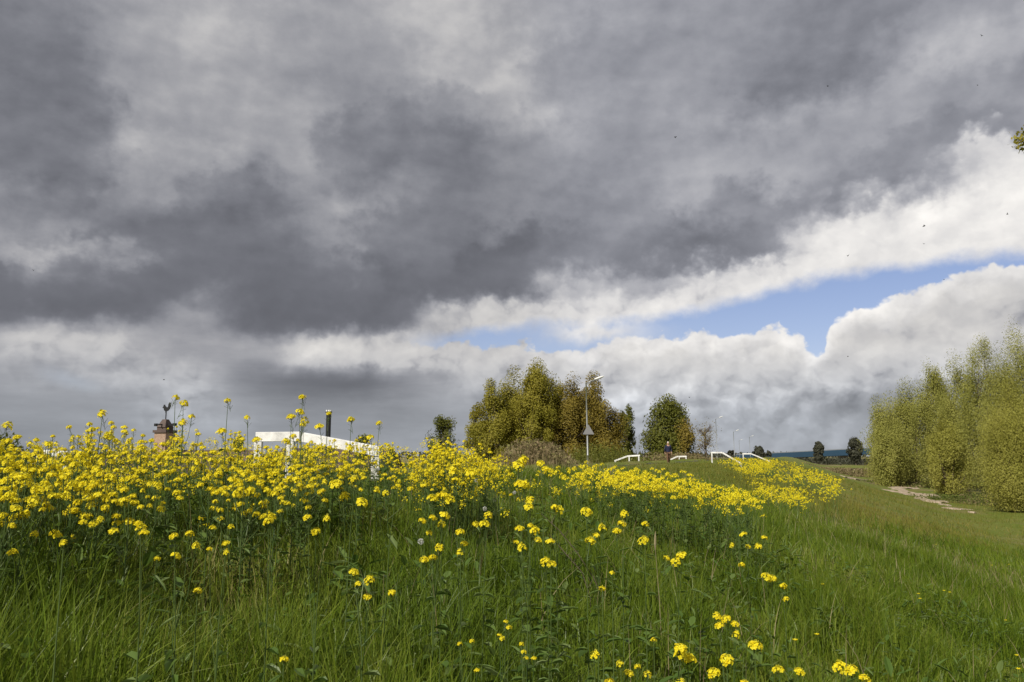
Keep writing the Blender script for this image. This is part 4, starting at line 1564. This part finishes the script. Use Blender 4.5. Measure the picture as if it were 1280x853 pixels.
# single tall stems above the stand
TALL = [(219, 499, 5.0, 'tall single mustard stem right of the weathervane, highest of its little bunch'),
        (229, 507, 5.2, 'second tall mustard stem right of the weathervane with one yellow head'),
        (285, 503, 5.2, 'lone tall mustard stem between the chimney and the near barrier'),
        (309, 524, 5.6, 'thin mustard stem just left of the near barrier end'),
        (378, 499, 5.4, 'tallest mustard stem rising above the near white rail'),
        (364, 524, 5.6, 'stout mustard plant in front of the near barrier bend'),
        (411, 519, 6.0, 'mustard plant with several heads in front of the dark chimney pipe'),
        (439, 527, 6.0, 'mustard plant with single head right of the dark chimney pipe'),
        (474, 531, 6.4, 'mustard plant with thin tall head at the end of the dense stand'),
        (128, 521, 5.0, 'mustard plant forming the left peak of the dense stand'),
        (8, 536, 4.8, 'mustard plant with lone head at the picture edge above the dark shrub')]
for px, py, d, lab in TALL:
    p = at(px, py, d); g = gz(p.x, p.y); H = p.z - g
    few = len(lab) % 3
    hs = [Vector((0, 0, H))] + [Vector((random.uniform(-.06, .06), random.uniform(-.06, .06), H * random.uniform(0.72, 0.92))) for _ in range(1 + few)]
    root = thing('mustard_plant', lab, 'wildflower', (p.x, p.y, g))
    s_, l_ = stem_mesh(hs, H, 8, int(px))
    s_.build('stem', MAT['stem'], root); l_.build('leaves', MAT['leaf'], root)
    for i, h in enumerate(hs):
        o = link('flower_head', HEADS[(i + int(px)) % 6], root)
        o.location = h; o.rotation_euler = (random.uniform(-.3, .3), random.uniform(-.3, .3), random.uniform(0, 6)); o.scale = (1.15,) * 3

GB = 'mustard plants of the round clump'
LB = 'yellow mustard plant in the round clump left of the brown scrub'
OB = [(522, 575), (530, 558), (545, 548), (565, 546), (590, 552), (610, 560), (625, 568)]
oxb, oyb = zip(*OB)
nB = 0
for _ in range(400):
    if nB >= 24: break
    px = random.uniform(526, 618)
    f = random.random() ** 1.1
    py = np.interp(px, oxb, oyb) + f * 24
    if plant_px(px, py, 8.3 - 1.5 * f + random.uniform(-.3, .3), LB, GB):
        nB += 1

# the long middle patch, smaller in view: one mesh per plant
SINGLES = {H_: [make_plant(H_, nh, 0.22, 500 + int(H_ * 100) + k, True, 0.22) for k, nh in enumerate((8, 11, 9))] for H_ in (0.6, 0.85, 1.05)}
GC = 'mustard plants of the long middle patch'
LC_ = 'small yellow mustard plant in the long patch below the lamp and the walking person'
OC = [(672, 594), (690, 582), (720, 577), (750, 582), (790, 586), (830, 587), (865, 592), (885, 604), (925, 608), (940, 622)]
BC = [(672, 602), (700, 606), (760, 608), (820, 614), (880, 618), (940, 626)]
oxc, oyc = zip(*OC); bxc, byc = zip(*BC)
nC = 0
for _ in range(900):
    if nC >= 62: break
    px = random.uniform(675, 938)
    if random.random() < abs(px - 800) / 260:
        continue
    t_, b_ = np.interp(px, oxc, oyc), np.interp(px, bxc, byc)
    f = random.random()
    py = t_ + (b_ - t_) * f * 0.7
    d = 11.5 - 2.6 * f + random.uniform(-.4, .4)
    p = at(px, py, d); g = gz(p.x, p.y); H = p.z - g
    if not 0.4 < H < 1.3: continue
    k = min(SINGLES, key=lambda q: abs(q - H))
    o = link('mustard_plant', random.choice(SINGLES[k]))
    o.location = (p.x, p.y, g); o.rotation_euler = (0, 0, random.uniform(0, 6.28)); o.scale = (H / k,) * 3
    tag(o, LC_, 'wildflower', GC)
    nC += 1

# ---- loose plants in the near meadow: heads given where they show, height H above the ground
FG = [
 (1.0, 'short mustard plant with one head low in the grass at the picture edge', [(80, 675)]),
 (0.95, 'mustard plant with a row of three heads below the brick chimney', [(180, 663), (197, 694), (176, 658)]),
 (0.95, 'mustard plant with four close heads just under the dense stand', [(218, 667), (237, 664), (245, 680), (219, 692)]),
 (0.9, 'small mustard plant with three heads beside the broad leaves', [(262, 683), (283, 687), (283, 676)]),
 (0.8, 'lone low mustard head below the dense stand in plain grass', [(247, 735)]),
 (0.8, 'single bright mustard head deep in dark grass near the lower edge', [(355, 820)]),
 (1.0, 'mustard plant with two heads under the near barrier bend', [(340, 645), (336, 650)]),
 (1.0, 'mustard plant with three heads below the near sloping rail', [(385, 645), (408, 646), (395, 662)]),
 (1.0, 'mustard plant with wide spread heads under the near sloping rail', [(420, 605), (444, 598), (430, 622), (452, 628)]),
 (1.0, 'mustard plant with three small heads below the gap between stand and round clump', [(470, 612), (483, 616), (497, 606)]),
 (0.9, 'mustard plant with five heads alone in the middle meadow grass', [(442, 713), (448, 727), (463, 724), (459, 744), (490, 738)]),
 (1.05, 'mustard plant with two broad heads beneath the round clump', [(540, 622), (563, 625), (553, 620)]),
 (1.05, 'mustard plant right of the two broad heads with pale buds', [(567, 590), (588, 592), (570, 600)]),
 (1.0, 'tall upright mustard plant with eight heads in a column', [(527, 650), (540, 646), (552, 655), (555, 643), (537, 664), (549, 684), (530, 699), (541, 696)]),
 (1.0, 'mustard plant with three heads in a line below the eight headed one', [(575, 664), (580, 678), (576, 690)]),
 (1.0, 'mustard plant with two heads beside the dandelion clocks', [(594, 654), (610, 644), (606, 655)]),
 (1.05, 'short stout mustard plant with one wide head before the brown scrub', [(653, 578), (648, 583)]),
 (1.05, 'mustard plant with twin heads left of the long middle patch', [(676, 580), (682, 587)]),
 (1.05, 'mustard plant with one wide head below the brown scrub', [(656, 608), (650, 606)]),
 (1.05, 'mustard plant with two heads stacked above the six headed one', [(663, 626), (661, 634)]),
 (1.05, 'mustard plant with two golden heads left of the middle patch', [(693, 633), (699, 638)]),
 (1.0, 'mustard plant with six heads in the centre of the meadow', [(649, 660), (663, 656), (668, 664), (672, 674), (645, 677), (653, 685)]),
 (1.0, 'mustard plant with one small head right of the six headed plant', [(688, 676)]),
 (0.95, 'mustard plant with two heads under the six headed plant', [(682, 702), (690, 705)]),
 (1.1, 'large golden mustard head, slightly darker than its neighbours', [(733, 640)]),
 (1.05, 'mustard plant with three heads climbing to the right', [(737, 676), (745, 668), (753, 660)]),
 (1.05, 'mustard plant with three heads one above the other below the middle patch', [(781, 643), (777, 655), (771, 664)]),
 (1.05, 'mustard plant with two stacked heads beside a pale dry grass ear', [(806, 655), (806, 673), (803, 677)]),
 (0.95, 'small mustard head above the dry diagonal stalk', [(765, 714)]),
 (0.95, 'mustard plant with one round head on the dry stalk side', [(753, 734)]),
 (0.95, 'mustard plant with three heads in short grass right of the pale ear', [(833, 697), (845, 703), (853, 695)]),
 (1.0, 'mustard plant with six small heads alone on the right slope', [(915, 682), (930, 668), (935, 683), (949, 684), (955, 672), (927, 706)]),
 (0.9, 'low mustard plant with two heads under the six headed one on the slope', [(957, 722), (965, 723)]),
 (0.9, 'tiny mustard plant with one head on the slope', [(978, 733), (983, 748)]),
 (0.9, 'faded mustard plant with loose open heads near the lower edge', [(632, 773), (636, 781), (628, 794), (624, 790)]),
 (0.95, 'faded mustard plant with a long loose drooping head', [(652, 800), (655, 810), (658, 818), (668, 818)]),
 (0.9, 'dull half seeded mustard plant left of the faded ones', [(575, 800), (590, 797), (597, 833)]),
 (1.0, 'mustard plant with three heads low at the centre right of the lower edge', [(743, 816)]),
 (1.0, 'mustard plant with five heads cut by the lower edge', [(775, 826), (785, 838), (797, 829), (809, 840), (762, 849)]),
 (1.0, 'mustard plant with five loose heads in the lower right meadow', [(896, 768), (900, 781), (918, 778), (920, 792), (908, 772)]),
 (1.0, 'mustard plant with three tight heads left of the big golden head', [(850, 808), (848, 817), (860, 822)]),
 (1.0, 'mustard plant with one small head beside the three tight heads', [(817, 796)]),
 (1.0, 'mustard plant with two pale heads in front of the big golden head', [(909, 823), (893, 838)]),
 (1.12, 'mustard plant with one big golden head on a long bare stem', [(943, 805)]),
 (1.12, 'mustard plant with two wide heads near the lower edge', [(973, 835), (998, 836)]),
 (1.15, 'nearest mustard plant with the widest golden heads at the lower edge', [(1050, 832), (1064, 836), (1080, 846)]),
 (1.05, 'mustard plant cut off by the lower edge below the three tight heads', [(850, 851), (930, 851)]),
]


for H, lab, hp in FG:
    mx_ = sum(h[0] for h in hp) / len(hp)
    my_ = min(h[1] for h in hp)
    d = max(1.75, solve_depth(mx_, my_, H))
    c = at(mx_, my_, d)
    g = gz(c.x, c.y)
    base = Vector((c.x, c.y, g))
    root = thing('mustard_plant', lab, 'wildflower', base, 0, 'loose mustard plants in the near meadow')
    hs = [at(x_, y_, d + random.uniform(-.08, .08)) - base for x_, y_ in hp]
    s_, l_ = stem_mesh(hs, H, 14, int(mx_ * 7 + my_), 0.0032)
    s_.build('stem', MAT['stem'], root); l_.build('leaves', MAT['leaf'], root)
    faded = 'faded' in lab or 'dull' in lab
    for i, h in enumerate(hs):
        o = link('flower_head', HEADS[3 if faded else (i * 5 + int(mx_)) % 6], root)
        o.location = h - Vector((0, 0, 0.012))
        want = random.uniform(11.5, 15.5) * (0.75 if faded or 'small' in lab or 'tiny' in lab else 1)
        if 'big' in lab or 'widest' in lab: want = 20
        elif 'large' in lab or 'wide' in lab or 'broad heads' in lab: want = 17
        s = min(1.7, want / FPX * d / 0.060)
        o.scale = (s,) * 3
        o.rotation_euler = (random.uniform(-.4, .4), random.uniform(-.4, .4), random.uniform(0, 6.28))

# far flower band and the rest of the stands: past counting
def yellow_mass(n, pxr, outline, bottom, dfun, heads=6, q=9, size=0.016, dens=None, hole=0.34):
    Cs = []; St = []
    ox_, oy_ = zip(*outline); bx_, by_ = zip(*bottom)
    for _ in range(n):
        px = random.uniform(*pxr)
        t_, b_ = np.interp(px, ox_, oy_), np.interp(px, bx_, by_)
        f = random.random()
        py = t_ + (b_ - t_) * f
        d = dfun(px, f) * random.uniform(0.94, 1.06)
        p = at(px, py, d); g = gz(p.x, p.y)
        H = p.z - g
        if H < 0.15 or H > 1.6 or (dens and random.random() > dens(px)):
            continue
        if vnoise(np.array([p.x]), np.array([p.y]), 0.22 if hole > 0.45 else 0.35, 11)[0] < hole:
            continue
        for _h in range(heads):
            c = Vector((random.gauss(0, .16), random.gauss(0, .16), -abs(random.gauss(0, .12)))) + p
            St.append((c.x, c.y, max(0.1, c.z - gz(c.x, c.y))))
            for _q in range(q):
                Cs.append((c.x + random.gauss(0, .02), c.y + random.gauss(0, .02), c.z + random.gauss(0, .018)))
    Cs = np.array(Cs)
    V1, F1 = quads_at(Cs, np.full(len(Cs), size))
    S_ = np.array(St)
    V2, F2 = blades(S_[:, 0], S_[:, 1], S_[:, 2], np.full(len(S_), 0.014), 1, np.full(len(S_), .02), rng.uniform(0, 6, len(S_)))
    return (V1, F1), (V2, F2)


OD = [(900, 590), (920, 572), (950, 573), (975, 573), (1000, 580), (1030, 590), (1050, 600)]
BD = [(900, 610), (930, 604), (960, 612), (1000, 618), (1030, 620), (1050, 606)]
a1, b1 = yellow_mass(500, (905, 1048), OD, BD, lambda px, f: 48 - 20 * f - (px - 905) * 0.04, 5, 8, 0.021, hole=0.50)
a2, b2 = yellow_mass(60, (680, 935), OC, BC, lambda px, f: 12.4 - 3 * f, 6, 16, 0.010)
a3, b3 = yellow_mass(70, (940, 1005), [(940, 600), (1005, 608)], [(940, 616), (1005, 626)], lambda px, f: 24 - 4 * f, 6, 10, 0.016)
a4, b4 = yellow_mass(200, (-55, 505), [(x_, y_ + 10) for x_, y_ in OUT], [(x_, y_ - 45) for x_, y_ in BOT], lambda px, f: 7.6 - 2.2 * f + (1 if px > 330 else 0), 4, 26, 0.0075, dens=lambda px: 1 - max(0, (px - 330) / 300), hole=0.25)
a5, b5 = yellow_mass(70, (527, 620), [(x_, y_ + 3) for x_, y_ in OB], [(527, 592), (570, 602), (620, 590)], lambda px, f: 8.2 - 1.0 * f, 4, 26, 0.0085, hole=0.0)
a6, b6 = yellow_mass(110, (900, 968), [(900, 572), (925, 571), (968, 573)], [(900, 584), (930, 588), (968, 586)], lambda px, f: 47 - 4 * f, 5, 9, 0.024, hole=0.0)
Va, Fa = join([a1, a2, a3, a4, a5, a6]); Vb2, Fb2 = join([b1, b2, b3, b4, b5, b6])
nF = len(Fa)
Vm, Fm = join([(Va, Fa), (Vb2, Fb2)])
mi = np.concatenate([np.zeros(nF, int), np.ones(len(Fm) - nF, int)])
tag(link('mustard_field', np_mesh('mustard_field', Vm, Fm, [MAT['petal'], MAT['stem']], mi)), 'far band of yellow mustard running down the slope behind the barriers', 'wildflowers', kind='stuff')

# buttercups and dandelions far down the right slope
def low_flower(px, py, lab):
    g = on_ground(px, py + 12)
    d = solve_depth(px, py, 0.32)
    c = at(px, py, d); gzz = gz(c.x, c.y)
    root = thing('buttercup', lab, 'wildflower', (c.x, c.y, gzz), 0, 'low yellow flowers on the right slope')
    m = MB(); m.tube([(0, 0, -0.02), (0.01, 0.005, (c.z - gzz) * 0.6), (0, 0, c.z - gzz)], [0.002, 0.0018, 0.0015], 5, 0, False)
    m.build('stem', MAT['stem'], root)
    m = MB()
    for k in range(14):
        a = 2 * math.pi * k / 14
        u = Vector((math.cos(a), math.sin(a), 0.35 + 0.2 * (k % 2))); w = Vector((-math.sin(a), math.cos(a), 0))
        h = Vector((0, 0, c.z - gzz))
        m.add([h, h + u * .014 + w * .005, h + u * .022, h + u * .014 - w * .005], [(0, 1, 2, 3)])
    m.build('flower_head', MAT['petal'], root)


for px, py, lab in [(1170, 681, 'yellow flower nearest the mown edge on the right slope'), (1240, 707, 'yellow flower in the pair by the picture edge'),
                    (1261, 706, 'right hand yellow flower of the pair by the picture edge'), (1150, 749, 'lower of two yellow flowers in mid slope grass'),
                    (1148, 743, 'upper of two yellow flowers in mid slope grass'), (1166, 741, 'yellow flower starting the short row on the right slope'),
                    (1180, 739, 'middle yellow flower of the short row on the right slope'), (1187, 741, 'end yellow flower of the short row on the right slope'),
                    (1271, 820, 'yellow flower low at the picture corner'), (1250, 835, 'yellow flower just above the lower right corner'),
                    (1273, 837, 'yellow flower at the very corner edge'), (1021, 794, 'single yellow flower in grass above the nearest wide heads'),
                    (994, 801, 'small yellow flower right of the big golden head'), (1028, 731, 'lone yellow flower in the middle of the right slope'),
                    (1257, 776, 'yellow flower beside the edge half hidden by grass')]:
    low_flower(px, py, lab)


# dandelion clocks
def clock(px, py, lab):
    d = solve_depth(px, py, 0.5)
    c = at(px, py, d); g = gz(c.x, c.y); H = c.z - g
    root = thing('dandelion_clock', lab, 'wildflower', (c.x, c.y, g), 0, 'white dandelion clocks')
    m = MB(); m.tube([(0, 0, -0.02), (0.01, 0, H * 0.5), (0, 0, H)], [0.0025, 0.002, 0.002], 5, 0, False)
    m.build('stem', MAT['stem'], root)
    pts = rng.normal(0, 1, (150, 3)); pts = pts / np.linalg.norm(pts, axis=1, keepdims=True) * 0.016 + np.array([0, 0, H])
    Vq, Fq = quads_at(pts, np.full(150, 0.004))
    link('seed_head', np_mesh('seed_head', Vq, Fq, MAT['fluff']), root)


for px, py, lab in [(595, 601, 'dandelion clock just below the round mustard clump'), (601, 611, 'dandelion clock under the topmost one'),
                    (643, 616, 'dandelion clock right of the others below the scrub'), (618, 625, 'dandelion clock lowest of the bunch below the scrub'),
                    (526, 677, 'dandelion clock beside the eight headed mustard'), (606, 636, 'small dandelion clock between two mustard heads')]:
    clock(px, py, lab)


# dry stalks
def dry_stalk(pts, lab, name='dry_stalk', ear=False):
    d = solve_depth(pts[-1][0], pts[-1][1], 0.15)
    P3 = [at(x_, y_, d) for x_, y_ in pts]
    base = Vector((P3[-1].x, P3[-1].y, gz(P3[-1].x, P3[-1].y)))
    root = thing(name, lab, 'stalk', base)
    m = MB()
    L_ = [p - base for p in P3] + [Vector((0, 0, -0.03))]
    m.tube(L_, [0.0015] + [0.0032] * (len(L_) - 1), 5, 0, False)
    for k in range(7):
        i = random.randrange(len(L_) - 2)
        p = L_[i].lerp(L_[i + 1], random.random())
        m.tube([p, p + Vector((random.uniform(-.07, .07), random.uniform(-.05, .05), random.uniform(0.02, .09)))], [0.002, 0.001], 4, 0, False)
    m.build('stem', MAT['bark'], root)


dry_stalk([(676, 642), (700, 664), (722, 692), (742, 722), (752, 745)], 'dark dry diagonal stalk between mustard heads')
dry_stalk([(686, 668), (705, 690), (728, 716), (738, 748)], 'second dark dry stalk just left of the longer one')


def grass_ear(px, py, lab):
    d = solve_depth(px, py, 0.72)
    c = at(px, py, d); g = gz(c.x, c.y); H = c.z - g
    root = thing('grass_ear', lab, 'grass stalk', (c.x, c.y, g), 0, 'pale dry grass ears')
    m = MB(); m.tube([(0.03, 0, -0.02), (0.02, 0, H * .5), (0, 0, H)], [0.003, 0.0025, 0.0015], 5, 0, False); m.build('stem', MAT['straw'], root)
    m = MB(); m.tube([(0, 0, H - 0.02), (0, 0, H + 0.02), (0.002, 0, H + 0.07), (0.004, 0, H + 0.11)], [0.003, 0.009, 0.007, 0.001], 7, 0, False)
    m.build('ear', MAT['straw'], root)


grass_ear(819, 684, 'pale dry grass ear right of the two stacked mustard heads')


# ------------------------------------------------------------------ flies in the air
def fly(px, py, d, size, lab):
    c = at(px, py, d)
    root = thing('flying_insect', lab, 'insect', c, random.uniform(0, 6.28), 'small dark insects in the air')
    root.rotation_euler = (random.uniform(-.5, .3), random.uniform(-.5, .5), random.uniform(0, 6.28))
    s = size
    m = MB(); m.tube([(-s * .5, 0, 0), (-s * .3, 0, 0), (0, 0, s * .03), (s * .25, 0, s * .05), (s * .36, 0, s * .04), (s * .5, 0, s * .03)],
                     [s * .04, s * .13, s * .17, s * .19, s * .13, s * .08], 8, 0)
    m.build('body', MAT['insect'], root, True)
    for q in (-1, 1):
        m = MB()
        m.add([(s * .15, q * s * .1, s * .15), (s * .25, q * s * .45, s * .32), (-s * .05, q * s * .75, s * .36), (-s * .28, q * s * .5, s * .25)], [(0, 1, 2, 3)])
        m.build('wing', MAT['insect'], root)


for px, py, d, s, lab in [(1035, 108, 5, 0.014, 'dark fly against the darkest cloud, highest but one'), (844, 172, 5, 0.015, 'dark fly alone in mid cloud left of the others'),
                          (1060, 320, 5, 0.017, 'dark fly just above the blue gap'), (1155, 283, 5, 0.018, 'upper of two flies one below the other in pale cloud'),
                          (1155, 305, 5, 0.012, 'lower and smaller of two flies in pale cloud'), (1259, 268, 5, 0.013, 'fly in pale cloud near the edge under the leafy twig'),
                          (1227, 45, 5, 0.014, 'topmost fly near the upper corner'), (1222, 107, 5, 0.009, 'tiny faint fly below the topmost one'),
                          (205, 475, 6, 0.014, 'fly above the cockerel weathervane'), (42, 338, 6, 0.014, 'fly at the far side of the grey cloud near the edge'),
                          (862, 497, 6, 0.013, 'fly above the round dark tree'), (1060, 446, 6, 0.012, 'fly in front of the white cumulus'),
                          (1180, 350, 6, 0.009, 'faint fly at the end of the blue gap')]:
    fly(px, py, d, s, lab)

scene.cycles.max_bounces = 6
scene.cycles.transparent_max_bounces = 4
scene.cycles.use_denoising = True
scene.cycles.diffuse_bounces = 3
scene.cycles.transmission_bounces = 3
scene.cycles.glossy_bounces = 2
